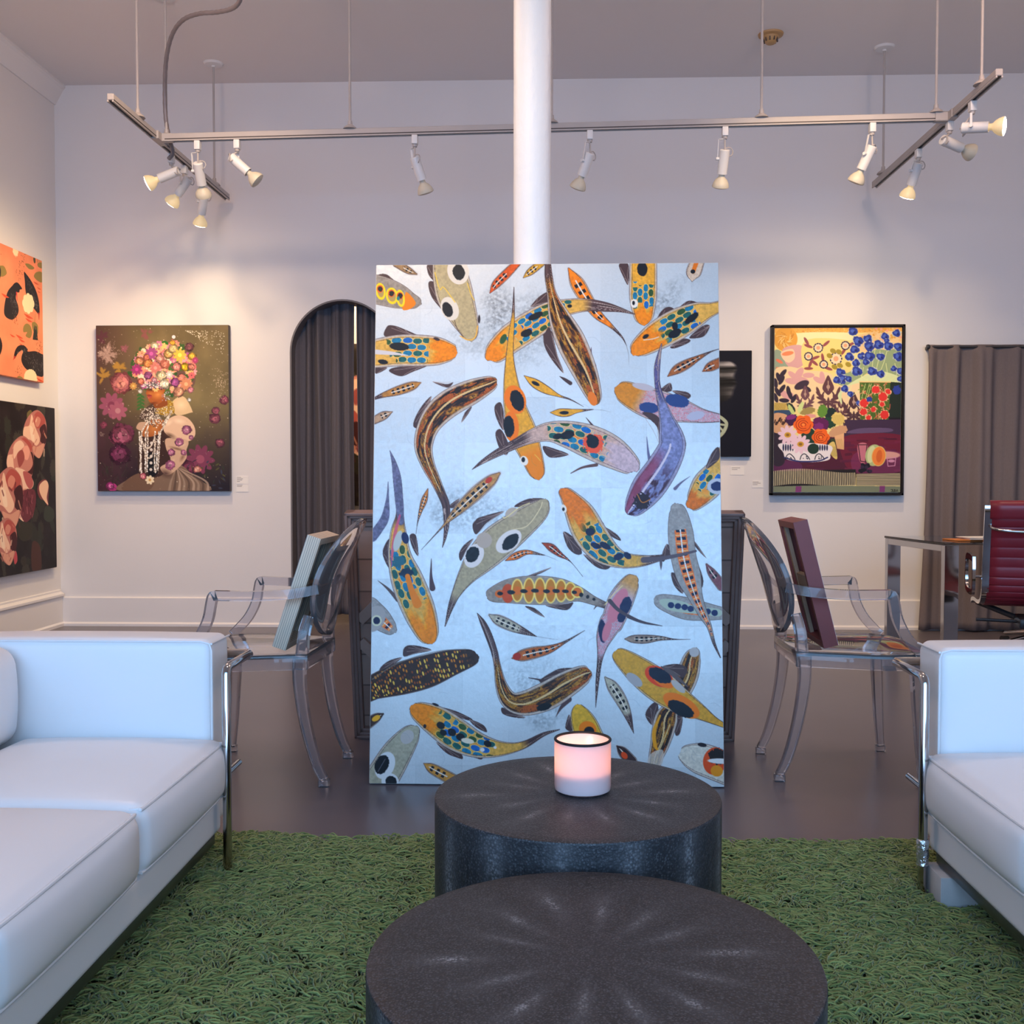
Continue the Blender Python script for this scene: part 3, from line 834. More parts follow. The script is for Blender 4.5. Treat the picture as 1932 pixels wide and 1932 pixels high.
    A.soft(730, 790, 85, 60, -10, 'e0944e', .95)
    A.soft(650, 780, 40, 30, 0, 'd08444', .7)
    A.soft(680, 880, 70, 22, -8, '5c2a14', .8)
    A.poly([(610, 797), (635, 788), (668, 800), (640, 808)], '8a3430', True)
    A.poly([(614, 812), (642, 808), (666, 803), (650, 826), (625, 828)], 'b04c46', True)
    A.soft(650, 735, 80, 26, 0, '33201c', .85)
    # strings of pearls
    for (xa, xb, yb) in ((560, 545, 1600), (600, 600, 1610), (530, 560, 1620), (625, 620, 1600), (745, 712, 1610), (760, 735, 1590), (700, 700, 1600)):
        for i in range(46):
            t = i / 45
            x = xa + (xb - xa) * t
            y = 1180 + (yb - 1180) * t
            A.ell(x + rg.uniform(-4, 4), y, 7.5, 7.5, 0, rg.choice(['efe8de', 'cfc4b8', '9d9288', 'ffffff']))
    for (x0, y0, x1, y1, sag) in ((545, 1230, 700, 1240, 120), (560, 1260, 720, 1260, 200), (640, 1060, 560, 1180, -10), (860, 1000, 760, 1180, 10), (880, 960, 780, 1110, 0), (650, 1030, 600, 1190, 20)):
        for i in range(30):
            t = i / 29
            A.ell(x0 + (x1 - x0) * t, y0 + (y1 - y0) * t + sag * 4 * t * (1 - t), 8, 8, 0, rg.choice(['f4eee4', 'd4c9bc', 'a89c90']))
    for i in range(150):
        x, y = rg.gauss(690, 45), rg.gauss(1050, 34)
        A.ell(x, y, 7, 7, 0, rg.choice(['f4eee4', '8d8078', 'd9cec0', '5c5048']))
    for i in range(5):
        A.ell(664 - i, 1300 + i * 70, 16, 16, 0, 'd9d2cc')
    # headdress of flowers
    A.poly([(520, 720), (430, 600), (470, 470), (560, 350), (690, 270), (860, 240), (1010, 300), (1120, 400), (1130, 560), (1110, 700), (960, 790), (860, 800), (820, 740), (700, 730)], '6a5048', True)
    for x, y, a in ((450, 580, 30), (880, 570, 0), (560, 590, 60), (860, 770, 60), (1060, 590, 80), (580, 500, 0), (470, 440, -60), (870, 480, 100), (900, 370, 20), (560, 340, 60)):
        A.ell(x, y, 56, 26, a, '33562c')
        A.line([(x - 30, y), (x + 30, y)], 3, '6d8a4a', .6)
    A.poly([(740, 260), (800, 225), (840, 260), (835, 330), (790, 365), (745, 330)], '2f6a28', True)
    for i in range(9):
        A.ell(540 + (i % 2) * 30 - 10, 790 + i * 18, 30, 12, 30 if i % 2 else 150, '3d6a34')
    rf = random.Random(77)
    hull = [(520, 720), (440, 600), (475, 470), (560, 350), (690, 265), (860, 235), (1010, 295), (1120, 400), (1135, 560), (1110, 700), (960, 790)]
    for i in range(190):
        an, rr = rf.uniform(0, 6.28), rf.random() ** .5
        x, y = 800 + 330 * rr * math.cos(an), 510 + 265 * rr * math.sin(an)
        if y > 730 and x < 820:
            continue
        A.petals(x, y, rf.uniform(26, 46), rf.choice([5, 6, 8]), rf.choice(['e08a78', 'f0b090', 'c87a9a', 'e8c078', 'f2dcc0', 'a85a90', 'f2a080', 'd86a70', '4a6a34', '3a5a2c', 'e8a0a8']), rf.choice(['f0d8a0', '8a4a50', 'e8c060']), rf.uniform(0, 3), 1, .22)
    fl = [(690, 280, 50, 'f3e2b8'), (655, 360, 62, 'b8589a'), (745, 415, 60, 'e79a90'), (530, 435, 55, 'ef9a72'), (620, 460, 62, 'f0975a'), (700, 510, 55, 'ec8f86'), (800, 470, 60, 'f58d78'), (840, 360, 60, 'f2c078'), (890, 310, 62, 'f0cf92'), (960, 375, 62, 'f3d85a'), (880, 245, 34, 'f0b545'), (1060, 290, 55, '7a4a50'), (1090, 390, 50, 'f0c04a'), (1125, 430, 32, 'c04a80'), (1015, 500, 50, 'ecc32f'), (930, 500, 56, 'f29a90'), (1085, 500, 44, 'e9907e'), (500, 525, 54, 'b63f86'), (620, 590, 50, 'a85c96'), (545, 650, 44, 'e8836e'), (765, 590, 66, 'f0dcb4'), (850, 580, 36, 'f6efe2'), (800, 680, 64, 'efe4cc'), (915, 660, 58, 'b860a8'), (980, 610, 50, 'f08f80'), (1030, 680, 62, 'f0a07a'), (950, 760, 66, 'eba78a'), (1080, 740, 40, 'e690a0'), (690, 640, 36, 'd8a0b0'), (465, 700, 36, 'e8b060'), (540, 755, 28, 'efe6dc'), (1065, 845, 26, 'f2efe8'), (600, 400, 40, 'e8806a')]
    for i, (x, y, r, c) in enumerate(fl):
        b = hx(c)
        cs = [''.join('%02x' % int(255 * v) for v in np.clip(b * k, 0, 1)) for k in (.62, .85, 1.0, 1.12)]
        if i % 4 == 1:
            A.petals(x, y, r * 1.1, 9, cs[1], cs[3], i, 1, .3)
        else:
            A.rose(x, y, r, cs, 1, 30 + i)
    for i in range(90):
        A.ell(rg.gauss(670, 50), rg.gauss(690, 20), 7, 7, 0, rg.choice(['c9c4cc', '6d6474', 'f0ecec', '3c343c']))
    for i in range(24):
        A.ell(790 + rg.uniform(-14, 70), 760 + i * 4, 5, 5, 0, rg.choice(['e0dce0', '9a94a8']))
    A.ell(893, 185, 19, 19, 0, 'd9d4dc')
    # flowers at the hem, sparkles
    A.rose(1157, 1575, 46, ['b86a64', 'e09a8c', 'f0b8a4'], 1, 71)
    A.rose(575, 1650, 40, ['a84a60', 'd87a8c', 'f0a8a8'], 1, 72)
    A.petals(650, 1690, 48, 7, 'e8d8b8', 'c9a060', .4)
    for i in range(260):
        x, y = rg.uniform(70, 1490), rg.uniform(75, 1790)
        r = rg.choice([2, 2.5, 3, 5])
        A.ell(x, y, r, r, 0, rg.choice(['e8dcc8', 'c9b8a0', 'a89484']), .8)
    for i in range(120):
        t = rg.random()
        A.ell(1020 + 420 * t, 120 + 260 * rg.random() * t, 4, 4, 0, 'efe6d4', .8)
    for i in range(120):
        A.ell(rg.gauss(190, 70), rg.gauss(330, 60), 4, 4, 0, 'c9b0a4', .6)
        A.ell(rg.gauss(1400, 40), rg.gauss(660, 90), 4, 4, 0, 'd8c0a8', .6)
    A.line([(110, 1200), (118, 1185), (130, 1200), (122, 1228), (110, 1205)], 4, 'c9b8a8', .8)
    A.line([(140, 1228), (142, 1205), (155, 1205)], 4, 'c9b8a8', .8)
    return A


def still_life_painting(w, h):
    A = Art(w, h, [(157, 112), (1455, 108), (1436, 1820), (133, 1812)], 'e6d38a')
    rg = random.Random(8)
    A.poly([(150, 100), (1460, 100), (1450, 560), (150, 560)], 'ecd98c')
    A.poly([(150, 105), (1460, 105), (1460, 160), (150, 165)], 'e5a94e')
    for i in range(160):
        A.ell(rg.uniform(380, 1440), rg.uniform(112, 160), 6, 4, 0, rg.choice(['d08a38', 'f0c070', 'c9944a']))
    A.poly([(385, 170), (920, 165), (940, 240), (600, 220), (400, 300)], 'dfe3b4', True, .8)
    A.ell(270, 230, 120, 125, 0, 'd99c3e')
    for i in range(50):
        a = rg.uniform(0, 6.28)
        r = rg.uniform(20, 110)
        A.line([(270 + r * math.cos(a), 230 + r * math.sin(a)), (270 + r * .6 * math.cos(a + .5), 230 + r * .6 * math.sin(a + .5))], 7, rg.choice(['f0cf8a', 'b9782a']), .7)
    A.poly([(240, 330), (420, 290), (470, 400), (440, 500), (330, 540), (260, 500)], 'cfa0a0', True)
    A.poly([(155, 350), (230, 360), (260, 460), (300, 540), (155, 560)], '8fa08a', True)
    A.poly([(225, 360), (340, 330), (360, 420), (300, 470), (240, 430)], 'f0c8a8', True)
    A.ell(290, 375, 60, 22, -10, 'e8865a')
    A.ell(205, 455, 40, 16, 30, 'e07858')
    A.ell(210, 530, 44, 14, 10, 'e07858')
    # blue flowers' sea-green ground and the pale table behind
    A.poly([(960, 470), (1200, 330), (1460, 330), (1460, 680), (1180, 560), (1010, 640), (900, 720), (800, 690), (780, 640)], '8fa37c', True)
    A.poly([(1010, 190), (1460, 150), (1460, 300), (1300, 340), (1180, 330), (1040, 360)], 'e8c690', True)
    for i in range(60):
        A.ell(rg.uniform(1040, 1440), rg.uniform(120, 250), 14, 12, 0, rg.choice(['e8a08a', 'd99a3e', 'e8bc78', 'c9b070']))
    # yellow branch cloth
    A.poly([(460, 250), (820, 230), (940, 300), (930, 560), (640, 560), (460, 540)], 'ecd080', True)
    for x, y, a in ((480, 250, 60), (500, 300, 20), (680, 275, -40), (570, 420, -20), (520, 480, -70), (560, 470, 40), (645, 420, 80), (700, 530, 20), (930, 285, -30), (860, 350, -60), (500, 530, 0)):
        A.ell(x, y, 46, 15, a, '8d4a50')
    for x, y, r in ((600, 318, 44), (500, 405, 38), (876, 295, 40), (655, 488, 38), (780, 430, 58)):
        A.ell(x, y, r, r, 0, 'e8d0b0')
        for i in range(11):
            a = i * 6.28 / 11
            A.ell(x + r * math.cos(a), y + r * math.sin(a), 12, 7, math.degrees(a) + 90, '26284a')
        A.ell(x, y, r * .45, r * .45, 0, 'e0a078')
    for x, y in ((750, 350), (810, 360), (715, 400), (765, 515), (905, 490), (820, 500)):
        A.ell(x, y, 32, 24, 30, '9c8a30')
    # pink and damask grounds
    A.poly([(150, 560), (300, 510), (480, 550), (640, 560), (740, 600), (760, 700), (900, 700), (1030, 660), (1020, 1080), (870, 1060), (700, 960), (150, 900)], 'e8cda0', True)
    for x, y, a, r in ((400, 590, -60, 80), (340, 600, 40, 60), (330, 660, 10, 70), (500, 600, 0, 60), (440, 650, 20, 70), (600, 650, 30, 60), (640, 620, 80, 60), (260, 800, 40, 70), (300, 830, -50, 60)):
        A.ell(x, y, r, r * .45, a, 'd3a0a0')
    for x, y, a in ((240, 580, -50), (195, 620, 70), (225, 650, -60), (165, 680, 80), (230, 740, -55), (185, 770, 60), (250, 858, 5), (295, 760, 80), (310, 800, 70), (350, 840, -60), (165, 830, 70)):
        A.ell(x, y, 52, 22, a, '2f2436')
    A.ell(430, 700, 80, 40, -25, '3a2a3c')
    A.ell(480, 740, 50, 26, 30, '3a2a3c')

    def damask(x, y, s_, c):
        A.poly([(x, y - s_ * 1.5), (x + s_ * .28, y - s_ * 1.0), (x + s_ * .5, y - s_ * .4), (x + s_ * .25, y), (x, y + s_ * .2), (x - s_ * .25, y), (x - s_ * .5, y - s_ * .4), (x - s_ * .28, y - s_ * 1.0)], c, True)
        for sg in (-1, 1):
            for k in range(5):
                a = 20 + k * 26
                A.ell(x + sg * s_ * (.85 - .12 * k), y + s_ * (-.1 + .3 * k), s_ * .42, s_ * .13, sg * (a - 90), c)
                A.ell(x + sg * s_ * (.45), y + s_ * (.1 + .25 * k), s_ * .26, s_ * .07, sg * (40 + a), c)
        A.line([(x, y - s_), (x, y - s_ * .2)], 7, 'c8a890')
        A.ell(x, y - s_ * .5, s_ * .15, s_ * .18, 0, 'b09080')
        A.ell(x, y + s_ * .9, s_ * .12, s_ * .5, 0, c)
    damask(700, 780, 120, '5c3a42')
    damask(465, 840, 90, '6a4650')
    damask(960, 930, 105, '4a3038')
    damask(830, 930, 70, '5c3a42')
    # pale pot table and blue blooms
    A.poly([(900, 700), (1080, 600), (1240, 560), (1430, 620), (1440, 680), (1020, 680), (850, 760), (840, 900), (800, 800)], 'cfdca8', True)
    for x, y in ((1180, 330), (1230, 350), (1300, 350), (1380, 480), (1060, 520), (1100, 640), (940, 700), (1290, 480), (1030, 460)):
        A.line([(x, y), (x + rg.uniform(-40, 20), y + 130), (1140 + rg.uniform(-60, 90), 700)], 6, 'd9e2a0', .9)
    for x, y, r in ((955, 150, 48), (1005, 250, 55), (1105, 228, 44), (970, 335, 46), (1120, 305, 54), (1215, 288, 50), (1280, 202, 40), (1300, 250, 28), (1315, 300, 48), (1400, 170, 40), (1415, 308, 46), (920, 410, 46), (1040, 405, 40), (1120, 410, 54), (1235, 412, 42), (1085, 465, 36), (985, 475, 40), (1415, 410, 50), (995, 560, 52), (825, 572, 46), (850, 640, 52), (790, 650, 40), (910, 640, 34), (1150, 560, 48), (1235, 590, 42), (1370, 535, 32), (1440, 560, 40), (870, 740, 38), (925, 795, 32), (1120, 850, 30), (1015, 890, 32), (1440, 640, 34)):
        A.ell(x, y, r + 5, r * .85 + 5, 0, 'b9c4c8', .5, .5, int(x))
        for q_ in range(3):
            A.ell(x + r * .35 * math.cos(q_ * 2.1 + x), y + r * .3 * math.sin(q_ * 2.1 + x), r * .78, r * .62, rg.uniform(0, 90), '2a3c96', 1, .25, int(x) + q_)
        A.ell(x - r * .2, y - r * .1, r * .5, r * .36, rg.uniform(0, 180), '4a66c0', .9, .5, int(y))
        A.ell(x + r * .3, y + r * .2, r * .35, r * .22, rg.uniform(0, 180), '1b2468', .9, .5, int(y))
    # dark right side, green vase
    A.poly([(1330, 670), (1460, 680), (1450, 1050), (1310, 1050)], '1f2a22')
    A.poly([(1300, 1040), (1460, 1040), (1450, 1260), (1260, 1230)], '1c141e')
    A.ell(1400, 750, 40, 44, 0, '2a3c96', 1, .5)
    A.poly([(1020, 665), (1335, 670), (1310, 1185), (1030, 1180)], '4a6428')
    for i in range(70):
        x, y = rg.uniform(1030, 1320), rg.uniform(690, 1175)
        A.line([(x, y), (x + rg.uniform(-30, 30), y + rg.uniform(-30, 30)), (x + rg.uniform(-40, 40), y + rg.uniform(-40, 40))], 8, rg.choice(['e8a078', 'd96a50', '6d8a3a']), .8)
    for x, y, r in ((1075, 1115, 48), (1260, 825, 46), (1185, 750, 40), (1275, 1010, 42), (1065, 890, 42), (1205, 1110, 30), (1060, 980, 36), (1310, 770, 26), (1160, 955, 26), (1250, 900, 24), (1280, 1120, 26), (1110, 1040, 26)):
        A.ell(x, y, r + 7, r + 5, 0, 'e8b890', 1, .5)
        A.ell(x, y, r, r, 0, 'd8342f', 1, .35, int(x))
    A.line([(1020, 668), (1335, 672)], 12, 'e9c88a')
    for i in range(12):
        A.ell(1035 + i * 25, 1180, 14, 9, 0, 'e8b890')
    for x in (1080, 1140, 1120):
        A.line([(x, 690), (x - 40, 840)], 6, 'b9d080')
    A.ell(1120, 850, 30, 26, 0, '2a3c96', 1, .4)
    # table
    A.poly([(133, 1240), (860, 1230), (1440, 1220), (1438, 1640), (133, 1600)], '4d1a30')
    A.poly([(850, 1060), (1440, 1060), (1440, 1260), (860, 1240)], '3d2a44')
    A.poly([(1025, 1150), (1320, 1150), (1320, 1190), (900, 1200)], '6d5a80', True, .7)
    A.poly([(860, 1235), (1440, 1220), (1430, 1420), (980, 1560), (860, 1500)], '6a1c34', True)
    for i in range(60):
        x, y = rg.uniform(140, 1420), rg.uniform(1250, 1590)
        A.line([(x, y), (x + rg.uniform(40, 130), y + rg.uniform(-6, 6))], rg.uniform(10, 30), rg.choice(['4d1a3a', '6d2040', '3a1428', '5a2450', '7c2a48']), .5)
    A.poly([(133, 1480), (400, 1500), (400, 1595), (133, 1590)], '5d2858', True, .7)
    A.poly([(133, 1190), (230, 1230), (250, 1500), (133, 1510)], '2e2230', True)
    # left bouquet
    A.poly([(140, 880), (290, 890), (280, 970), (140, 960)], 'd9bc62')
    for i in range(10):
        A.line([(140 + i * 15, 882), (180 + i * 12, 965)], 3, '6d5a28', .7)
        A.line([(170 + i * 12, 882), (140 + i * 12, 962)], 3, '6d5a28', .7)
    A.poly([(140, 965), (330, 960), (300, 1010), (140, 1010)], '2f4a6a', True)
    A.poly([(140, 1000), (280, 1010), (320, 1120), (250, 1180), (140, 1180)], 'd0a078', True)
    for i in range(14):
        a = rg.uniform(2.4, 4.4)
        A.line([(150 + i * 11, 1090 + 20 * math.sin(i)), (160 + i * 11, 1060 + 24 * math.sin(i))], 12, '3a2420')
    for x, y, rx, ry, r, c in ((320, 930, 60, 30, 50, '1f2a26'), (720, 1000, 60, 70, 20, '1c2c2c'), (640, 970, 50, 66, 15, '5d8a34'), (710, 1090, 70, 60, 20, '1f4030'), (490, 970, 80, 36, -15, '9a8a50'), (420, 930, 24, 60, 20, 'c9d890'), (320, 950, 20, 60, -30, 'b9cc80'), (500, 1230, 80, 80, 0, '1f3a2c'), (560, 1330, 60, 90, 0, '1c3428'), (740, 1300, 40, 46, 20, '1c3428'), (330, 1060, 70, 60, 0, '3a1a44'), (800, 1050, 70, 60, 40, 'e0c874'), (800, 1180, 100, 50, -20, 'c99a74'), (320, 1030, 52, 26, -10, '7c2a78'), (520, 1020, 60, 20, 0, 'd99a94')):
        A.ell(x, y, rx, ry, r, c, 1, .3, int(x))
    A.poly([(760, 1230), (860, 1200), (860, 1370), (790, 1360)], 'e0b080')
    for k in range(2):
        bx, by = ((800, 1050), (790, 1300))[k]
        for i in range(9):
            A.line([(bx - 60 + i * 13, by - 40), (bx - 40 + i * 13, by + 60)], 3, '9a7c30', .8)
    A.poly([(690, 1340), (760, 1290), (790, 1460), (740, 1440)], 'd9c070', True)
    for i in range(8):
        A.line([(700 + i * 10, 1340), (720 + i * 9, 1440)], 3, '6d6028', .8)
    A.ell(620, 1105, 84, 72, 10, '5d1a54', 1, .3)
    A.ell(600, 1130, 50, 40, 0, '7a2a70', .7, .4)

    def orange(x, y, r):
        for i in range(6):
            a = i * 1.047
            A.ell(x + r * .42 * math.cos(a), y + r * .42 * math.sin(a), r * .62, r * .5, math.degrees(a), 'e8641c')
        for k, rr in ((0, .75), (1, .5), (2, .25)):
            A.line([(x + r * rr * math.cos(a), y + r * rr * .85 * math.sin(a)) for a in [k + j * .7 for j in range(8)]], 6, '8a2c10')
        A.ell(x, y, r * .14, r * .12, 0, 'f08a3a')
    orange(445, 1110, 100)
    orange(622, 1240, 90)
    # bowl
    A.poly([(215, 1300), (700, 1320), (720, 1420), (690, 1480), (480, 1500), (280, 1470), (240, 1400)], 'e6e0e4', True)
    A.line([(250, 1450), (400, 1490), (600, 1485), (690, 1450)], 14, '27306a')
    for i in range(5):
        A.ell(240 + i * 24, 1345, 9, 36, 0, '232a50')
        A.ell(590 + i * 24, 1350, 9, 30, 0, '232a50')
    for x in (310, 460, 610):
        A.line([(x - 50, 1470), (x - 36, 1430), (x - 5, 1412), (x + 30, 1440), (x + 48, 1470)], 9, '1c2034')
        for i in range(7):
            A.ell(x + rg.uniform(-30, 30), 1455 + rg.uniform(-16, 12), 5, 5, 0, '1c2034')
    for x, y, r in ((285, 1215, 98), (415, 1312, 98)):
        A.petals(x, y, r, 10, 'e2c4d4', None, .2)
        A.ell(x, y, 34, 28, 0, 'c99a34')
        A.ell(x, y, 18, 14, 0, '8a6420')
    A.ell(545, 1360, 58, 54, 0, '1c3428')
    # glass, melon, cup, grapes
    A.poly([(985, 1400), (1440, 1400), (1435, 1600), (985, 1610)], '7a3460', True, .6)
    A.poly([(1000, 1320), (1100, 1320), (1080, 1500), (1020, 1490)], 'c97a88', True, .9)
    A.line([(1005, 1320), (1095, 1320), (1078, 1500), (1028, 1490), (1005, 1320)], 9, '3a1424', 1, False)
    A.ell(1290, 1430, 150, 40, 0, 'd09a90', .6)
    A.ell(1165, 1430, 86, 112, 10, 'a9b880')
    A.ell(1140, 1420, 40, 90, 10, 'cdd4a0', .8)
    A.ell(1215, 1440, 74, 104, 6, 'd8c070')
    A.ell(1215, 1440, 66, 96, 6, 'e8843a')
    A.ell(1220, 1440, 30, 66, 6, 'd0642a', .8)
    A.line([(1300, 1460), (1390, 1455), (1380, 1540), (1310, 1545), (1300, 1460)], 8, 'c98aa8', 1, False)
    A.ell(1345, 1490, 36, 16, 0, 'c98aa8', .7)
    for i in range(18):
        A.ell(rg.uniform(1015, 1135), rg.uniform(1525, 1600), 19, 17, 0, rg.choice(['251a2c', '33243c', '1a1420']))
    # striped hem and floor
    A.poly([(133, 1590), (980, 1575), (980, 1740), (133, 1755)], '1f1a1c')
    for i in range(46):
        x = 140 + i * 18.4
        t = 1592 - 22 * math.sin(i / 46 * 5.2)
        A.line([(x, t), (x + 2, t + 150)], 8, 'd8cba4', 1, False)
    A.poly([(985, 1620), (1436, 1615), (1436, 1750), (985, 1745)], '241c1c')
    for i in range(10):
        A.line([(990, 1628 + i * 12.5), (1434, 1624 + i * 13.5)], 6.5, 'd8cba4', 1, False)
    A.poly([(133, 1750), (560, 1742), (1436, 1755), (1436, 1820), (133, 1815)], '77806a')
    A.poly([(365, 1750), (425, 1750), (418, 1815), (360, 1815)], '7a3a72')
    A.poly([(1225, 1750), (1280, 1750), (1275, 1815), (1222, 1815)], '7a3a72')
    for i, g in enumerate(([(0, 0), (14, 0), (12, 24), (2, 22)], [(0, 0), (1, 24), (13, 24), (14, 0)], [(0, 24), (0, 0), (12, 6), (12, 20), (0, 24)], [(0, 24), (7, 0), (14, 24)])):
        A.line([(1340 + i * 19 + x, 1788 + y) for x, y in g], 5, '23231f', 1, False)
    return A


def swan_painting(w, h):
    A = Art(w, h, [(-541, -172), (390, 215), (415, 1835), (-541, 1656)], 'ee8a62')
    A.ky = .55
    n = fbm(A.X * .02, A.Y * .02, 3, 3)[..., None]
    A.a = np.clip(A.a * (.92 + .16 * n), 0, 1)
    rg = random.Random(2)
    blk, down, olive, red = '1f1a1e', 'f2dcb0', '8d7740', 'cf4a2c'

    def streaks(x0, y0, x1, y1, wd, n_):
        for _ in range(n_):
            t = rg.random()
            x, y = x0 + (x1 - x0) * t + rg.uniform(-wd, wd), y0 + (y1 - y0) * t + rg.uniform(-wd, wd)
            A.line([(x, y), (x + rg.uniform(-4, 10), y + rg.uniform(6, 26))], 3, rg.choice(['8d8580', '5c545a', 'b0a8a0']), .6)
    for pts in ([(170, 250), (220, 255), (285, 300), (270, 325), (220, 320), (180, 280)], [(285, 400), (320, 360), (390, 365), (392, 490), (330, 470), (290, 430)],
                [(335, 245), (390, 240), (392, 310), (340, 290)], [(140, 1080), (180, 1035), (230, 1060), (258, 1150), (230, 1230), (170, 1200), (190, 1150), (140, 1150)],
                [(255, 1030), (295, 1015), (335, 1060), (340, 1150), (320, 1180), (270, 1130)], [(45, 1770), (80, 1740), (130, 1770), (120, 1800), (50, 1790)], [(-200, 300), (-120, 280), (-80, 380), (-160, 420)], [(-400, 900), (-300, 860), (-260, 980), (-360, 1020)]):
        A.poly(pts, olive, True)
    A.poly([(275, 180), (300, 175), (305, 235), (285, 240)], '4c4a32', True)
    for x in (330, 345, 362, 378):
        A.line([(x, 190), (x - 3, 235)], 6, '6d6a3c')
    A.poly([(290, 1060), (318, 1075), (338, 1260), (265, 1250)], '232a28')
    A.line([(300, 910), (295, 1010), (305, 1110)], [3, 8, 10], olive)
    A.poly([(150, 360), (185, 390), (250, 480), (310, 600), (345, 720), (360, 850), (355, 920), (325, 890), (270, 820), (200, 720), (170, 600), (162, 480)], blk, True)
    A.line([(350, 905), (352, 980)], [20, 8], 'b8322c')
    streaks(190, 430, 330, 820, 18, 60)
    A.poly([(0, 530), (30, 500), (70, 500), (125, 575), (95, 590), (85, 625), (55, 630), (40, 700), (70, 800), (75, 880), (40, 950), (-30, 985), (-120, 900), (-80, 640)], blk, True)
    A.line([(50, 630), (58, 730)], [16, 6], 'c8363c')
    streaks(0, 640, 30, 950, 40, 60)
    for k in range(9):
        t = k / 8 * 6.28
        A.ell(208 + 52 * math.cos(t), 770 + 78 * math.sin(t), 34, 62, 0, down)
    A.ell(208, 770, 62, 120, 0, down)
    A.poly([(5, 1500), (25, 1400), (70, 1335), (140, 1325), (195, 1375), (200, 1410), (300, 1405), (380, 1440), (412, 1480), (414, 1730), (330, 1740), (230, 1690), (150, 1620), (112, 1540), (115, 1470), (135, 1410), (110, 1395), (60, 1440), (25, 1500)], blk, True)
    A.line([(22, 1480), (0, 1520)], [14, 6], 'c8362c')
    streaks(150, 1420, 380, 1650, 60, 110)
    streaks(40, 1430, 180, 1370, 14, 30)
    for k in range(10):
        t = k / 9 * 3.14
        A.ell(235 - 66 * math.cos(t), 1770 - 80 * math.sin(t), 26, 44, 0, down)
    A.poly([(160, 1790), (180, 1700), (240, 1680), (310, 1740), (318, 1815)], down, True)
    A.poly([(-420, 200), (-250, 180), (-160, 330), (-200, 520), (-330, 560), (-440, 420)], blk, True)
    A.poly([(-430, 1150), (-250, 1120), (-150, 1300), (-200, 1480), (-380, 1500)], blk, True)
    A.ell(40, 90, 42, 70, 0, down, 1, .4, 4)
    for x, y, s_ in ((280, 485, 1), (330, 560, .7), (335, 610, .5), (150, 905, 1.8), (170, 965, 1.4), (40, 1185, 1.4), (80, 1240, 1.2), (-40, 1180, 1), (90, 1305, .5), (320, 1770, 1.4), (-150, 640, 1.5), (-300, 700, 1.2)):
        A.line([(x, y), (x + 30 * s_, y + 22 * s_), (x + 66 * s_, y + 36 * s_)], [4, 13 * s_, 3], red)
    for x, y in ((160, 130), (120, 250), (85, 380), (340, 1300), (360, 1370), (75, 1700), (45, 985), (-220, 130), (-330, 1000)):
        for _ in range(16):
            A.ell(x + rg.gauss(0, 26), y + rg.gauss(0, 42), 4, 7, 0, '8a4a2a')
    return A


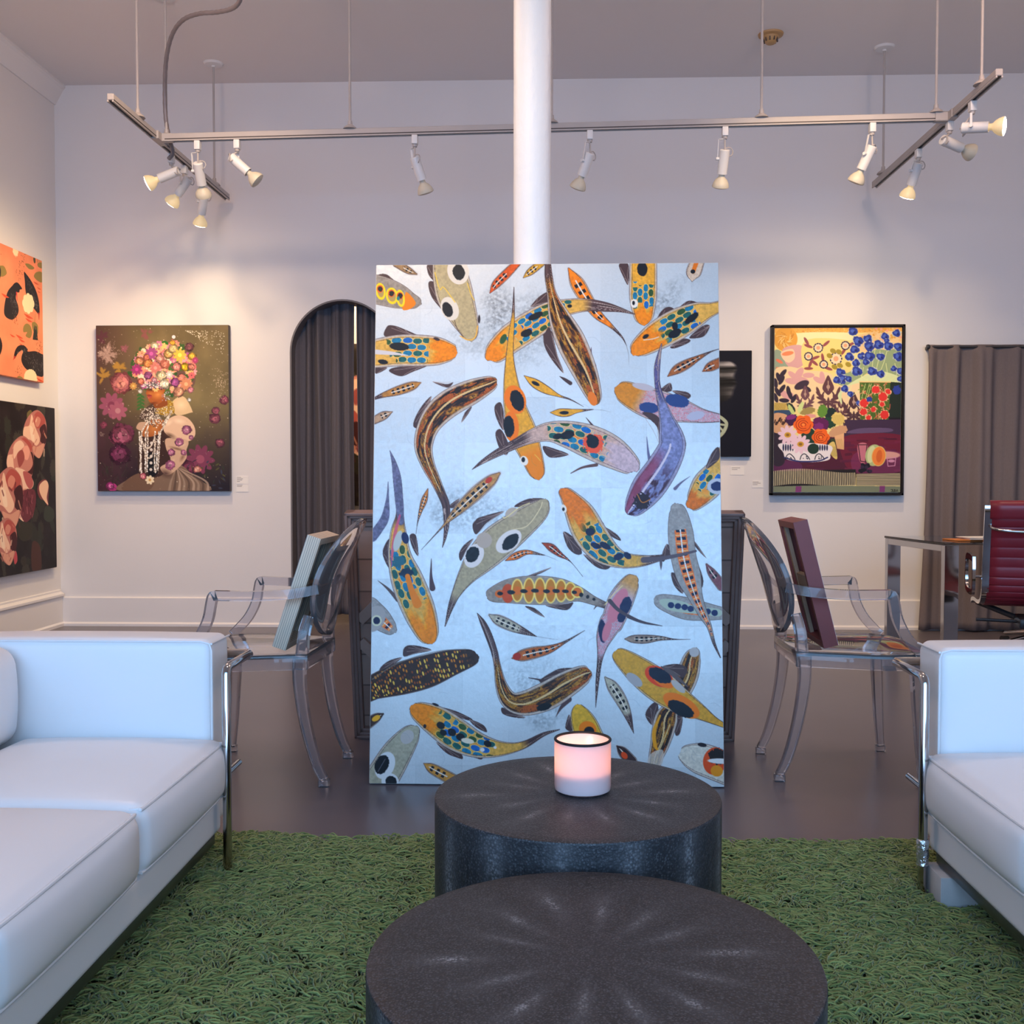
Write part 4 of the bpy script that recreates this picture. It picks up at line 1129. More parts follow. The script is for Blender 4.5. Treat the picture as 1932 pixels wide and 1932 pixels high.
def roses_painting(w, h):
    A = Art(w, h, [(-329, 35), (396, 135), (400, 1612), (-329, 1738)], '1b1417')
    A.ky = .6
    n = fbm(A.X * .03, A.Y * .03, 3, 4)[..., None]
    A.a = np.clip(A.a * (.6 + .9 * n), 0, 1)
    rg = random.Random(6)
    for _ in range(90):
        x, y = rg.uniform(-320, 390), rg.uniform(60, 1700)
        A.ell(x, y, rg.uniform(14, 50), rg.uniform(30, 110), rg.uniform(-30, 30), rg.choice(['2a2a24', '332c26', '1f1a1c', '3a3630', '241a1c', '2c2e28']), .6, .4, int(x + 400))
    P_ = lambda pts, c, al=1.0: A.poly(pts, c, True, al)
    P_([(165, 1380), (240, 1420), (245, 1640), (160, 1640)], '4a2c26')
    P_([(130, 180), (170, 150), (180, 220), (140, 250)], '6d6038')
    P_([(300, 1040), (370, 1070), (380, 1150), (330, 1190), (280, 1150)], '343a30')
    P_([(30, 1190), (160, 1200), (160, 1300), (90, 1370), (30, 1320)], '302c22')

    def bloom(dx, dy, s_, sd):
        """a peony bud: cup of pale petals, rosy mouth, plum shadow on the right"""
        r2 = random.Random(sd)
        T = lambda pts: [(dx + x * s_, dy + y * s_) for x, y in pts]
        P_(T([(150, 200), (230, 150), (300, 220), (318, 350), (300, 470), (250, 590), (190, 560), (150, 470), (95, 410), (100, 300)]), 'b9756c')
        P_(T([(150, 290), (175, 190), (205, 300), (250, 420), (215, 480), (165, 430), (95, 400), (100, 310)]), 'efc2a8')
        P_(T([(190, 220), (235, 165), (300, 220), (290, 290), (235, 320), (205, 290)]), 'b2524c')
        P_(T([(205, 250), (230, 210), (260, 240), (240, 300), (215, 300)]), 'd58a78')
        P_(T([(250, 320), (300, 280), (318, 360), (300, 460), (255, 440), (260, 380)]), '42191e')
        P_(T([(160, 470), (220, 490), (290, 460), (250, 590), (200, 560)]), 'd89c86')
        P_(T([(155, 300), (185, 320), (200, 430), (170, 420)]), 'f6d8bf')
        for _ in range(16):
            x, y = r2.uniform(110, 300), r2.uniform(200, 540)
            A.line([(dx + x * s_, dy + y * s_), (dx + (x + r2.uniform(-20, 20)) * s_, dy + (y + r2.uniform(20, 60)) * s_)], r2.uniform(4, 12) * s_, r2.choice(['f2cdb4', '9c4a48', '6a2a30', 'e0a088', 'c77a6c']), .7)
    bloom(0, 0, 1, 1)
    bloom(-175, 215, 1.15, 2)
    P_([(0, 470), (60, 415), (130, 470), (160, 540), (180, 650), (130, 720), (60, 700), (0, 690)], 'c98478')
    P_([(90, 500), (130, 480), (152, 540), (130, 610), (95, 590)], 'eba492')
    P_([(0, 480), (60, 430), (100, 480), (40, 540), (0, 600)], 'efc4ac')
    P_([(30, 560), (80, 520), (100, 600), (50, 680)], '9c4c4a')
    P_([(0, 720), (60, 690), (140, 740), (185, 820), (160, 880), (90, 880), (30, 950), (60, 1060), (90, 1180), (40, 1150), (0, 1060)], 'efc6ae')
    P_([(85, 720), (150, 740), (182, 830), (150, 880), (110, 830)], 'b45c5c')
    P_([(40, 940), (100, 890), (190, 890), (205, 1000), (170, 1130), (100, 1190), (50, 1100)], '6a2c38')
    for _ in range(30):
        x, y = rg.uniform(60, 180), rg.uniform(900, 1140)
        A.line([(x, y), (x + rg.uniform(-16, 16), y + rg.uniform(20, 60))], rg.uniform(4, 9), rg.choice(['8a4450', '42181f', 'a86068', '54202a']), .8)
    P_([(240, 820), (300, 790), (330, 850), (325, 960), (320, 1040), (285, 990), (245, 970), (220, 900)], '7a3c40')
    P_([(245, 840), (300, 800), (328, 850), (310, 960), (322, 1030), (270, 970), (240, 900)], 'f2c4a4')
    P_([(-20, 1450), (10, 1470), (18, 1550), (-10, 1580)], 'c04a54')
    bloom(-330, 480, 1.3, 4)
    bloom(-300, 1000, 1.0, 5)
    return A


def brush_painting(w, h):
    A = Art(w, h, [(0, 0), (1000, 0), (1000, 1000), (0, 1000)], '171824')
    A.k = w / 1000.0
    X, Y = A.X / w, A.Y / h
    edge = .865 - .10 * np.clip((Y - .36) / .13, 0, 1) ** 1.5 + .012 * np.sin(Y * 46) - .05 * np.clip((.14 - Y) / .05, 0, 1) ** 2
    body = np.clip((edge - X) * 30, 0, 1) * np.clip((X - .15) * 8, 0, 1) * np.clip((Y - .095 - .05 * (.8 - X) ** 2) * 60, 0, 1) * np.clip((.495 - Y) * 40, 0, 1)
    st = fbm(X * 2.5, (Y + .05 * (X - .6) ** 2) * 30, 7, 4)
    fade = np.clip((.50 - Y) / .36, 0, 1) * .75 + np.clip((X - .74) * 6, 0, 1) * .5
    c = np.clip(.14 + 1.9 * np.clip(st - .22, 0, 1) * fade + .25 * np.clip((.17 - Y) * 14, 0, 1), 0, 1)[..., None] * hx('b8b2b0')
    A.put((slice(0, h), slice(0, w)), body * .95, c)
    pale = 'a9b49c'
    A.line([(560, 570), (670, 600), (750, 655), (772, 700), (735, 780), (650, 850), (560, 880)], [20, 30, 34, 30, 36, 34, 20], pale)
    A.line([(640, 600), (668, 680), (770, 705)], [24, 26, 22], pale)
    A.line([(668, 680), (720, 735), (745, 765)], [22, 22, 16], pale)
    A.line([(560, 700), (650, 690)], [18, 24], pale)
    A.line([(690, 720), (640, 780), (600, 850)], [18, 22, 26], pale)
    A.line([(430, 560), (560, 590), (640, 640)], [10, 18, 8], '8d988a')
    return A
# ---------------------------------------------------------------- helpers
def P(px, py, Y):
    """the point at depth Y seen at a pixel of the 1932 frame"""
    d = cam.rotation_euler.to_matrix() @ Vector(((px - 966) / FPX, -(py - 966) / FPX, -1))
    return Vector(cam.location) + d * (Y / d.y)


class B:
    """collects shapes into one mesh"""

    def __init__(s):
        s.bm = bmesh.new()

    def box(s, x0, x1, y0, y1, z0, z1, bev=0.0, M=None, seg=2):
        r = bmesh.ops.create_cube(s.bm, size=1.0)
        vs = r['verts']
        for v in vs:
            v.co = Vector(((x0 + x1) / 2 + v.co.x * (x1 - x0), (y0 + y1) / 2 + v.co.y * (y1 - y0), (z0 + z1) / 2 + v.co.z * (z1 - z0)))
        if bev:
            es = list({e for v in vs for e in v.link_edges})
            rr = bmesh.ops.bevel(s.bm, geom=es, offset=bev, segments=seg, affect='EDGES', profile=.5)
            vs = list({v for f in rr['faces'] for v in f.verts} | {v for v in vs if v.is_valid})
        if M is not None:
            bmesh.ops.transform(s.bm, matrix=M, verts=vs)
        return s

    def rings(s, rings, closed=True, cap=True):
        """skin between lists of points"""
        R = [[s.bm.verts.new(p) for p in r] for r in rings]
        n = len(R[0])
        for a, b in zip(R[:-1], R[1:]):
            for i in range(n if closed else n - 1):
                j = (i + 1) % n
                s.bm.faces.new((a[i], a[j], b[j], b[i]))
        if cap and closed:
            s.bm.faces.new(list(reversed(R[0])))
            s.bm.faces.new(R[-1])
        return s

    def tube(s, pts, r, n=10, closed=False, sec=None, up=None):
        pts = [Vector(p) for p in pts]
        k = len(pts)
        rad = list(r) if hasattr(r, '__len__') else [r] * k
        T = []
        for i in range(k):
            a = pts[i - 1] if (i or closed) else pts[0]
            b = pts[(i + 1) % k] if (i < k - 1 or closed) else pts[-1]
            T.append((b - a).normalized())
        N = Vector(up) if up else Vector((0, 0, 1))
        if abs(N.dot(T[0])) > .95:
            N = Vector((1, 0, 0)) if not up else Vector((0, 1, 0))
        R = []
        for i in range(k):
            if up:
                N = Vector(up)
                if abs(N.dot(T[i])) > .98:
                    N = Vector((0, 1, 0))
            N = (N - T[i] * N.dot(T[i])).normalized()
            Bn = T[i].cross(N)
            if sec:
                R.append([pts[i] + Bn * (x * rad[i]) + N * (y * rad[i]) for x, y in sec])
            else:
                R.append([pts[i] + N * (rad[i] * math.cos(2 * PI * j / n)) + Bn * (rad[i] * math.sin(2 * PI * j / n)) for j in range(n)])
        if closed:
            R.append(R[0])
            vs = [[s.bm.verts.new(p) for p in q] for q in R[:-1]]
            m = len(vs[0])
            for i in range(k):
                a, b = vs[i], vs[(i + 1) % k]
                for j in range(m):
                    s.bm.faces.new((a[j], a[(j + 1) % m], b[(j + 1) % m], b[j]))
        else:
            s.rings(R)
        return s

    def lathe(s, prof, n=48, c=(0, 0, 0), M=None):
        """profile of (radius, height); radius 0 at an end closes it"""
        c = Vector(c)
        rows = []
        for r, z in prof:
            if r < 1e-6:
                v = [s.bm.verts.new(c + Vector((0, 0, z)))]
            else:
                v = [s.bm.verts.new(c + Vector((r * math.cos(2 * PI * i / n), r * math.sin(2 * PI * i / n), z))) for i in range(n)]
            rows.append(v)
        for a, b in zip(rows[:-1], rows[1:]):
            for i in range(n):
                j = (i + 1) % n
                if len(a) == 1 and len(b) == 1:
                    continue
                if len(a) == 1:
                    s.bm.faces.new((a[0], b[j], b[i]))
                elif len(b) == 1:
                    s.bm.faces.new((a[i], a[j], b[0]))
                else:
                    s.bm.faces.new((a[i], a[j], b[j], b[i]))
        if M is not None:
            bmesh.ops.transform(s.bm, matrix=M, verts=[v for r in rows for v in r])
        return s

    def prism(s, pts, axis, a, b):
        """polygon in the two other axes, extruded along axis from a to b"""
        def mk(p, t):
            return Vector((t, p[0], p[1])) if axis == 'x' else Vector((p[0], t, p[1])) if axis == 'y' else Vector((p[0], p[1], t))
        return s.rings([[mk(p, a) for p in pts], [mk(p, b) for p in pts]])

    def grid(s, f, nu, nv, wrap=False):
        V = [[s.bm.verts.new(f(i / nu, j / nv)) for j in range(nv + 1)] for i in range(nu + 1)]
        for i in range(nu):
            for j in range(nv):
                s.bm.faces.new((V[i][j], V[i + 1][j], V[i + 1][j + 1], V[i][j + 1]))
        return s

    def soft(s, hx, hy, hz, r, n=10, crown=0.0, belly=0.0, c=(0, 0, 0)):
        """upholstered block with rounded edges, crowned top, bulging front (+x)"""
        c = Vector(c)
        cache = {}

        def vert(p):
            key = tuple(round(q, 5) for q in p)
            if key in cache:
                return cache[key]
            q = Vector(p)
            inner = Vector((max(-hx + r, min(hx - r, q.x)), max(-hy + r, min(hy - r, q.y)), max(-hz + r, min(hz - r, q.z))))
            d = q - inner
            if d.length > 1e-9:
                q = inner + d.normalized() * r
            u, w, t = q.x / hx, q.y / hy, q.z / hz
            if t > 0:
                q.z += crown * t * max(0, 1 - abs(u) ** 2.5) * max(0, 1 - abs(w) ** 2.5)
            if u > 0:
                q.x += belly * u * (1 - t * t) * max(0, 1 - abs(w) ** 4)
            cache[key] = s.bm.verts.new(c + q)
            return cache[key]

        def axis(h):
            k = max(4, n)
            core = [-h + r + (2 * h - 2 * r) * i / k for i in range(k + 1)]
            e = [-h, -h + r * .35, -h + r * .7]
            return e + core + [-q for q in reversed(e)]
        ax, ay, az = axis(hx), axis(hy), axis(hz)
        for (A, Bx, fn) in ((ax, ay, lambda a, b, t: (a, b, t * hz)), (ay, az, lambda a, b, t: (t * hx, a, b)), (az, ax, lambda a, b, t: (b, t * hy, a))):
            for t in (-1, 1):
                for i in range(len(A) - 1):
                    for j in range(len(Bx) - 1):
                        q = [vert(fn(A[i], Bx[j], t)), vert(fn(A[i + 1], Bx[j], t)), vert(fn(A[i + 1], Bx[j + 1], t)), vert(fn(A[i], Bx[j + 1], t))]
                        if len(set(q)) == 4:
                            s.bm.faces.new(q if t > 0 else q[::-1])
        return s

    def obj(s, name, m, parent=None, smooth=True, loc=None):
        bmesh.ops.recalc_face_normals(s.bm, faces=s.bm.faces)
        me = bpy.data.meshes.new(name)
        s.bm.to_mesh(me)
        s.bm.free()
        me.materials.append(m)
        if smooth:
            me.polygons.foreach_set('use_smooth', [True] * len(me.polygons))
            me.set_sharp_from_angle(angle=math.radians(40))
        o = bpy.data.objects.new(name, me)
        COL.objects.link(o)
        if parent:
            o.parent = parent
        if loc is not None:
            o.location = loc
        return o


def tag(o, label, cat, group=None, kind=None):
    o['label'], o['category'] = label, cat
    if group:
        o['group'] = group
    if kind:
        o['kind'] = kind
    return o


def thing(name, label, cat, loc=(0, 0, 0), rz=0.0, group=None):
    o = bpy.data.objects.new(name, None)
    o.empty_display_size = .1
    COL.objects.link(o)
    o.location, o.rotation_euler = loc, (0, 0, rz)
    return tag(o, label, cat, group)


def struct(o):
    o['kind'] = 'structure'
    return o


# ---------------------------------------------------------------- materials
class MatN:
    def __init__(s, name):
        s.m = bpy.data.materials.new(name)
        s.m.use_nodes = True
        s.t = s.m.node_tree
        s.p = s.t.nodes['Principled BSDF']

    def n(s, kind, **kw):
        nd = s.t.nodes.new(kind)
        for k, v in kw.items():
            if k.startswith('i_'):
                nd.inputs[k[2:].replace('_', ' ')].default_value = v
            else:
                setattr(nd, k, v)
        return nd

    def l(s, a, b):
        s.t.links.new(a, b)

    def math(s, op, a, b=None, c=None):
        nd = s.n('ShaderNodeMath', operation=op)
        for i, x in enumerate((a, b, c)):
            if x is None:
                continue
            if hasattr(x, 'links'):
                s.l(x, nd.inputs[i])
            else:
                nd.inputs[i].default_value = x
        return nd.outputs[0]

    def mix(s, f, a, b):
        nd = s.n('ShaderNodeMix', data_type='RGBA')
        for x, sk in ((f, nd.inputs[0]), (a, nd.inputs[6]), (b, nd.inputs[7])):
            if hasattr(x, 'links'):
                s.l(x, sk)
            else:
                sk.default_value = x if not isinstance(x, tuple) else (*x[:3], 1)
        return nd.outputs[2]

    def bump(s, h, strength=.3, dist=.002):
        b = s.n('ShaderNodeBump')
        b.inputs['Strength'].default_value = strength
        b.inputs['Distance'].default_value = dist
        s.l(h, b.inputs['Height'])
        s.l(b.outputs[0], s.p.inputs['Normal'])

    def coord(s, scale=(1, 1, 1)):
        tc = s.n('ShaderNodeTexCoord')
        mp = s.n('ShaderNodeMapping')
        mp.inputs['Scale'].default_value = scale
        s.l(tc.outputs['Object'], mp.inputs['Vector'])
        return mp.outputs[0]

    def noise(s, vec, scale, detail=4, rough=.55):
        nd = s.n('ShaderNodeTexNoise')
        nd.inputs['Scale'].default_value, nd.inputs['Detail'].default_value, nd.inputs['Roughness'].default_value = scale, detail, rough
        s.l(vec, nd.inputs['Vector'])
        return nd.outputs[0]


def mat(name, c1, c2=None, scale=8.0, rough=.5, metal=0.0, bump=0.0, bscale=None, stretch=(1, 1, 1), spec=.5, dist=.002, coat=0.0, rvar=0.0):
    """paint, cloth, leather, metal: two tones stirred by noise, with a little relief"""
    q = MatN(name)
    q.p.inputs['Roughness'].default_value = rough
    q.p.inputs['Metallic'].default_value = metal
    q.p.inputs['Specular IOR Level'].default_value = spec
    q.p.inputs['Coat Weight'].default_value = coat
    v = q.coord(stretch)
    n = q.noise(v, scale)
    if c2 is None:
        c2 = tuple(min(1, x * 1.06) for x in c1)
    q.l(q.mix(n, c1, c2), q.p.inputs['Base Color'])
    if bump:
        q.bump(q.noise(v, bscale or scale * 6, 3), bump, dist)
    if rvar:
        q.l(q.math('MULTIPLY_ADD', n, rvar, rough - rvar / 2), q.p.inputs['Roughness'])
    return q.m


def glass_mat(name, col, rough=.02, ior=1.45, haze=1.0):
    q = MatN(name)
    q.p.inputs['Transmission Weight'].default_value = haze
    q.p.inputs['Roughness'].default_value = rough
    q.p.inputs['IOR'].default_value = ior
    n = q.noise(q.coord(), 6)
    q.l(q.mix(n, col, tuple(min(1, c * 1.03) for c in col)), q.p.inputs['Base Color'])
    return q.m


def emit_mat(name, col, e):
    q = MatN(name)
    q.p.inputs['Base Color'].default_value = (*col, 1)
    q.p.inputs['Emission Color'].default_value = (*col, 1)
    q.p.inputs['Emission Strength'].default_value = e
    return q.m


M_wall = mat('wall_paint', (.74, .715, .715), (.77, .745, .745), 1.5, .65, bump=.12, bscale=60, spec=.3)
M_ceil = mat('ceiling_paint', (.78, .745, .74), (.81, .775, .77), 1.2, .8, bump=.15, bscale=20, spec=.2)
M_trim = mat('trim_paint', (.76, .735, .735), (.79, .76, .76), 2, .45)
M_arch = mat('grey_reveal_paint', (.15, .135, .14), (.17, .155, .16), 3, .6)
M_floor = mat('polished_concrete', (.098, .085, .100), (.150, .131, .150), 1.3, .30, spec=.5)
M_white = mat('white_leather', (.80, .79, .79), (.84, .83, .83), 4, .42, bump=.10, bscale=220, dist=.0006)
M_pipe = mat('white_piping', (.74, .73, .73), (.80, .79, .79), 9, .45)
M_chrome = mat('chrome', (.47, .47, .48), (.53, .53, .54), 5, .09, 1.0)
M_dchrome = mat('dark_steel', (.09, .09, .095), (.13, .13, .135), 5, .28, .9)
M_black = mat('black_plastic', (.012, .012, .014), (.02, .02, .022), 12, .4)
M_tape = mat('silver_tape', (.62, .62, .63), (.75, .75, .76), 40, .22, .9, bump=1.0, bscale=70, dist=.006)
M_card = mat('paper_card', (.82, .79, .76), (.85, .82, .79), 30, .7)
M_ink = mat('print_ink', (.30, .27, .27), (.36, .33, .33), 60, .8)
M_lampw = mat('lamp_white_enamel', (.72, .71, .71), (.77, .76, .76), 8, .4)
M_rail = mat('track_enamel', (.40, .365, .35), (.48, .44, .425), 6, .5)
M_slot = mat('track_slot', (.05, .04, .04), (.08, .065, .065), 10, .6)
M_conduit = mat('grey_conduit', (.19, .165, .17), (.27, .235, .24), 30, .45, .3)
M_bulb = mat('frosted_bulb', (.58, .53, .42), (.66, .60, .48), 20, .45)
M_bulblit = None
M_curt = mat('grey_linen', (.108, .098, .110), (.148, .132, .146), 180, .9, bump=.4, bscale=500, dist=.0008, stretch=(1, 1, .35), spec=.1)
M_curt2 = mat('taupe_linen', (.150, .120, .118), (.20, .16, .156), 180, .9, bump=.4, bscale=500, dist=.0008, stretch=(1, 1, .35), spec=.1)
M_side = mat('raw_canvas_edge', (.66, .64, .62), (.72, .70, .68), 40, .8, bump=.2, bscale=300)
M_darkedge = mat('dark_canvas_edge', (.035, .025, .028), (.06, .045, .05), 20, .6)
M_frame = mat('black_wood_frame', (.010, .008, .0085), (.020, .016, .016), 14, .5, stretch=(1, 1, .1), spec=.2)
q = MatN('horizontal_planks')
v = q.coord((.25, 1, 2.2))
sp_ = q.n('ShaderNodeSeparateXYZ')
q.l(q.coord(), sp_.inputs[0])
pk = q.math('ADD', q.math('MULTIPLY', sp_.outputs[2], 7.3), .4)
wn_ = q.n('ShaderNodeTexWhiteNoise', noise_dimensions='1D')
q.l(q.math('FLOOR', pk), wn_.inputs['W'])
tone_ = q.math('MULTIPLY_ADD', wn_.outputs['Value'], .55, q.math('MULTIPLY', q.noise(v, 9), .5))
seam_ = q.math('LESS_THAN', q.math('FRACT', pk), .05)
q.l(q.mix(seam_, q.mix(tone_, (.24, .13, .10), (.44, .27, .21)), (.15, .085, .065)), q.p.inputs['Base Color'])
q.p.inputs['Roughness'].default_value = .55
M_wood = q.m
M_woodf = mat('frame_moulding_wood', (.19, .11, .09), (.28, .17, .14), 16, .42, bump=.15, bscale=50)
M_ply = None
M_brace = mat('brace_wood', (.34, .21, .165), (.46, .30, .24), 16, .5)  # tone lifted off the planks, standing in for contrast made by light
M_maroon = mat('maroon_painted_edge', (.19, .034, .030), (.24, .046, .040), 12, .5, bump=.2, bscale=60)
M_pine = mat('bare_pine', (.36, .25, .17), (.48, .34, .24), 9, .6, stretch=(1, 1, .15))
M_red = mat('red_leather', (.20, .012, .022), (.27, .018, .028), 8, .38, bump=.12, bscale=150, dist=.0006)
M_detect = mat('aged_plastic', (.40, .235, .09), (.50, .30, .13), 10, .5)
M_clear = glass_mat('smoke_tinted_polycarbonate', (.83, .80, .83), .015, 1.36, .90)
M_deskglass = glass_mat('desk_glass', (.55, .60, .60), .01, 1.5)
M_orange = mat('orange_card', (.55, .17, .03), (.65, .22, .05), 20, .6)

q = MatN('striped_plywood_edge')
v = q.coord()
sx = q.n('ShaderNodeSeparateXYZ')
q.l(v, sx.inputs[0])
st = q.math('FRACT', q.math('MULTIPLY', sx.outputs[0], 130.0))
f = q.math('SMOOTH_MIN', q.math('MULTIPLY', q.math('ABSOLUTE', q.math('SUBTRACT', st, .5)), 5.0), 1.0, .2)
nn = q.noise(q.coord((1, 1, .1)), 60)
q.l(q.mix(f, (.23, .18, .14), q.mix(nn, (.72, .55, .40), (.88, .71, .54))), q.p.inputs['Base Color'])
q.p.inputs['Roughness'].default_value = .65
M_ply = q.m

q = MatN('lit_bulb_glass')
q.p.inputs['Roughness'].default_value = .4
q.l(q.mix(q.noise(q.coord(), 20), (.78, .66, .40), (.86, .74, .48)), q.p.inputs['Base Color'])
q.p.inputs['Emission Color'].default_value = (1, .66, .28, 1)
q.p.inputs['Emission Strength'].default_value = .30
M_bulblit = q.m
M_glow = emit_mat('lamp_glow', (1.0, .80, .52), 30.0)


def shagreen(name, side, R=.33):
    """dyed ray skin: pebbled grain, pale pearls along the spine of every wedge-shaped skin"""
    q = MatN(name)
    tc = q.n('ShaderNodeTexCoord').outputs['Object']
    s_ = q.n('ShaderNodeSeparateXYZ')
    q.l(tc, s_.inputs[0])
    x, y, z = s_.outputs
    r = q.math('SQRT', q.math('ADD', q.math('MULTIPLY', x, x), q.math('MULTIPLY', y, y)))
    ang = q.math('MULTIPLY', q.math('ARCTAN2', y, x), 14 / (2 * PI))
    a = q.math('SUBTRACT', q.math('FRACT', q.math('ADD', ang, 50.3)), .5)
    vo = q.n('ShaderNodeTexVoronoi')
    vo.inputs['Scale'].default_value = 260 if not side else 215
    q.l(tc, vo.inputs['Vector'])
    peb = q.math('SUBTRACT', 1.0, vo.outputs['Distance'])
    cell = q.n('ShaderNodeSeparateColor')
    q.l(vo.outputs['Color'], cell.inputs[0])
    n1 = q.noise(tc, 9, 4)
    n2 = q.noise(tc, 35, 3)
    wn = q.n('ShaderNodeTexWhiteNoise', noise_dimensions='1D')
    q.l(q.math('FLOOR', q.math('ADD', ang, 50.3)), wn.inputs['W'])
    rnd = wn.outputs['Value']
    wob = q.math('MULTIPLY', q.math('SUBTRACT', n1, .5), .10)
    aw = q.math('ADD', a, wob)
    w = q.math('DIVIDE', aw, .085 if not side else .11)
    spine = q.math('POWER', 2.718, q.math('MULTIPLY', q.math('MULTIPLY', w, w), -1.0))
    wide = q.math('POWER', 2.718, q.math('MULTIPLY', q.math('MULTIPLY', aw, aw), -22.0))
    if side:
        band = q.math('SUBTRACT', 1.0, q.math('MULTIPLY', q.math('ABSOLUTE', q.math('SUBTRACT', z, .20)), 4.0))
        wband = 1.0
    else:
        b1 = q.math('DIVIDE', q.math('SUBTRACT', r, q.math('MULTIPLY_ADD', rnd, R * .30, R * .40)), R * .085)
        band = q.math('POWER', 2.718, q.math('MULTIPLY', q.math('MULTIPLY', b1, b1), -1.0))
        b2 = q.math('DIVIDE', q.math('SUBTRACT', r, q.math('MULTIPLY_ADD', rnd, R * .30, R * .40)), R * .22)
        wband = q.math('POWER', 2.718, q.math('MULTIPLY', q.math('MULTIPLY', b2, b2), -1.0))
    band = q.math('MAXIMUM', band, 0.0)
    pearl = q.math('MULTIPLY', q.math('MULTIPLY', spine, band), q.math('GREATER_THAN', cell.outputs[0], .45))
    pearl = q.math('MULTIPLY', pearl, q.math('MULTIPLY', peb, q.math('MULTIPLY', q.math('MULTIPLY', n2, 1.5), q.math('MULTIPLY_ADD', rnd, .7, .35))))
    soft = q.math('MULTIPLY', q.math('MULTIPLY', q.math('MULTIPLY', wide, wband), n2), .8)
    base = q.mix(n1, (.009, .009, .011), (.030, .029, .033))
    base = q.mix(soft, base, (.10, .096, .10))
    spk = q.math('MULTIPLY', q.math('GREATER_THAN', peb, .52), q.math('MULTIPLY', cell.outputs[1], .42 if not side else .3))
    base = q.mix(spk, base, (.15, .145, .155))
    base = q.mix(q.math('MINIMUM', pearl, .85), base, (.50, .48, .48))
    seam = q.math('LESS_THAN', q.math('SUBTRACT', .5, q.math('ABSOLUTE', a)), .006)
    base = q.mix(q.math('MULTIPLY', seam, .5), base, (.008, .008, .009))
    q.l(base, q.p.inputs['Base Color'])
    q.p.inputs['Roughness'].default_value = .5
    q.p.inputs['Specular IOR Level'].default_value = .35
    q.bump(peb, .55, .0012)
    return q.m


M_shag_top = shagreen('shagreen_top', False)
M_shag_side = shagreen('shagreen_side', True)


def pigment(name, rough, leafy=False, coat=0.0, spec=.5):
    q = MatN(name)
    q.p.inputs['Specular IOR Level'].default_value = spec
    at = q.n('ShaderNodeAttribute', attribute_name='pigment')
    q.l(at.outputs['Color'], q.p.inputs['Base Color'])
    q.p.inputs['Roughness'].default_value = rough
    q.p.inputs['Coat Weight'].default_value = coat
    q.p.inputs['Coat Roughness'].default_value = .12
    if leafy:
        lf = q.n('ShaderNodeAttribute', attribute_name='leaf')
        q.l(q.math('MULTIPLY', lf.outputs['Fac'], .34), q.p.inputs['Metallic'])
        nz = q.noise(q.coord((1, 1, 1)), 55, 4)
        q.l(q.math('MULTIPLY_ADD', nz, .25, rough - .1), q.p.inputs['Roughness'])
        q.bump(q.noise(q.coord((1, 1, 1)), 38, 3), .22, .0025)
    else:
        q.bump(q.noise(q.coord(), 220, 2), .15, .001)
    return q.m


M_leaf = pigment('silver_leaf_and_paint', .42, True, spec=.25)
M_resin = pigment('resin_coated_print', .4, coat=.12, spec=.25)
M_paint = pigment('acrylic_paint', .55, spec=.25)
M_matte = pigment('matte_dark_print', .6, spec=.12)


def canvas_mesh(name, art, u, v, origin, m, parent):
    """painted front of a canvas: a fine grid that carries the pigment; u right, v down, from the top left corner"""
    w, h = art.w, art.h
    jj, ii = np.meshgrid(np.arange(h), np.arange(w), indexing='ij')
    uu, vv = (ii / (w - 1)).ravel(), (jj / (h - 1)).ravel()
    co = np.array(origin)[None] + uu[:, None] * np.array(u)[None] + vv[:, None] * np.array(v)[None]
    idx = np.arange(w * h).reshape(h, w)
    quads = np.stack([idx[:-1, :-1], idx[1:, :-1], idx[1:, 1:], idx[:-1, 1:]], -1).reshape(-1, 4)
    me = bpy.data.meshes.new(name)
    me.vertices.add(w * h)
    me.vertices.foreach_set('co', co.astype(np.float32).ravel())
    me.loops.add(quads.size)
    me.loops.foreach_set('vertex_index', quads.astype(np.int32).ravel())
    me.polygons.add(len(quads))
    me.polygons.foreach_set('loop_start', np.arange(0, quads.size, 4, dtype=np.int32))
    me.polygons.foreach_set('loop_total', np.full(len(quads), 4, dtype=np.int32))
    me.update(calc_edges=True)
    a = np.clip(art.a, 0, 1)
    lin = np.where(a <= .04045, a / 12.92, ((a + .055) / 1.055) ** 2.4)
    at = me.color_attributes.new('pigment', 'FLOAT_COLOR', 'POINT')
    at.data.foreach_set('color', np.concatenate([lin, np.ones((h, w, 1))], -1).astype(np.float32).ravel())
    lf = me.attributes.new('leaf', 'FLOAT', 'POINT')
    lf.data.foreach_set('value', art.leaf.astype(np.float32).ravel())
    me.materials.append(m)
    o = bpy.data.objects.new(name, me)
    COL.objects.link(o)
    o.parent = parent
    return o


# ---------------------------------------------------------------- the room
XL, XR, YB, YF, ZC = -3.60, 4.40, 7.57, -1.45, 3.96
struct(B().box(XL - .2, XR + .2, YF - .2, YB + 1.7, -.12, 0).obj('floor', M_floor, smooth=False))
struct(B().box(XL - .2, XR + .2, YF - .2, YB + 1.7, ZC, ZC + .12).obj('ceiling', M_ceil, smooth=False))
struct(B().box(XL - .2, XL, YF, YB + .22, 0, ZC).obj('wall_left', M_wall, smooth=False))
struct(B().box(XR, XR + .2, YF, YB + .22, 0, ZC).obj('wall_right', M_wall, smooth=False))
AX, AR, AZ = -1.49, .386, 2.01          # arch centre, radius, spring height
b = B()
b.box(XL, AX - AR, YB, YB + .22, 0, ZC)
b.box(AX + AR, XR, YB, YB + .22, 0, ZC)
arc = [(AX - AR * math.cos(PI * i / 32), AZ + AR * math.sin(PI * i / 32)) for i in range(33)]
b.prism(arc + [(AX + AR, ZC), (AX - AR, ZC)], 'y', YB, YB + .22)
struct(b.obj('wall_back', M_wall, smooth=False))
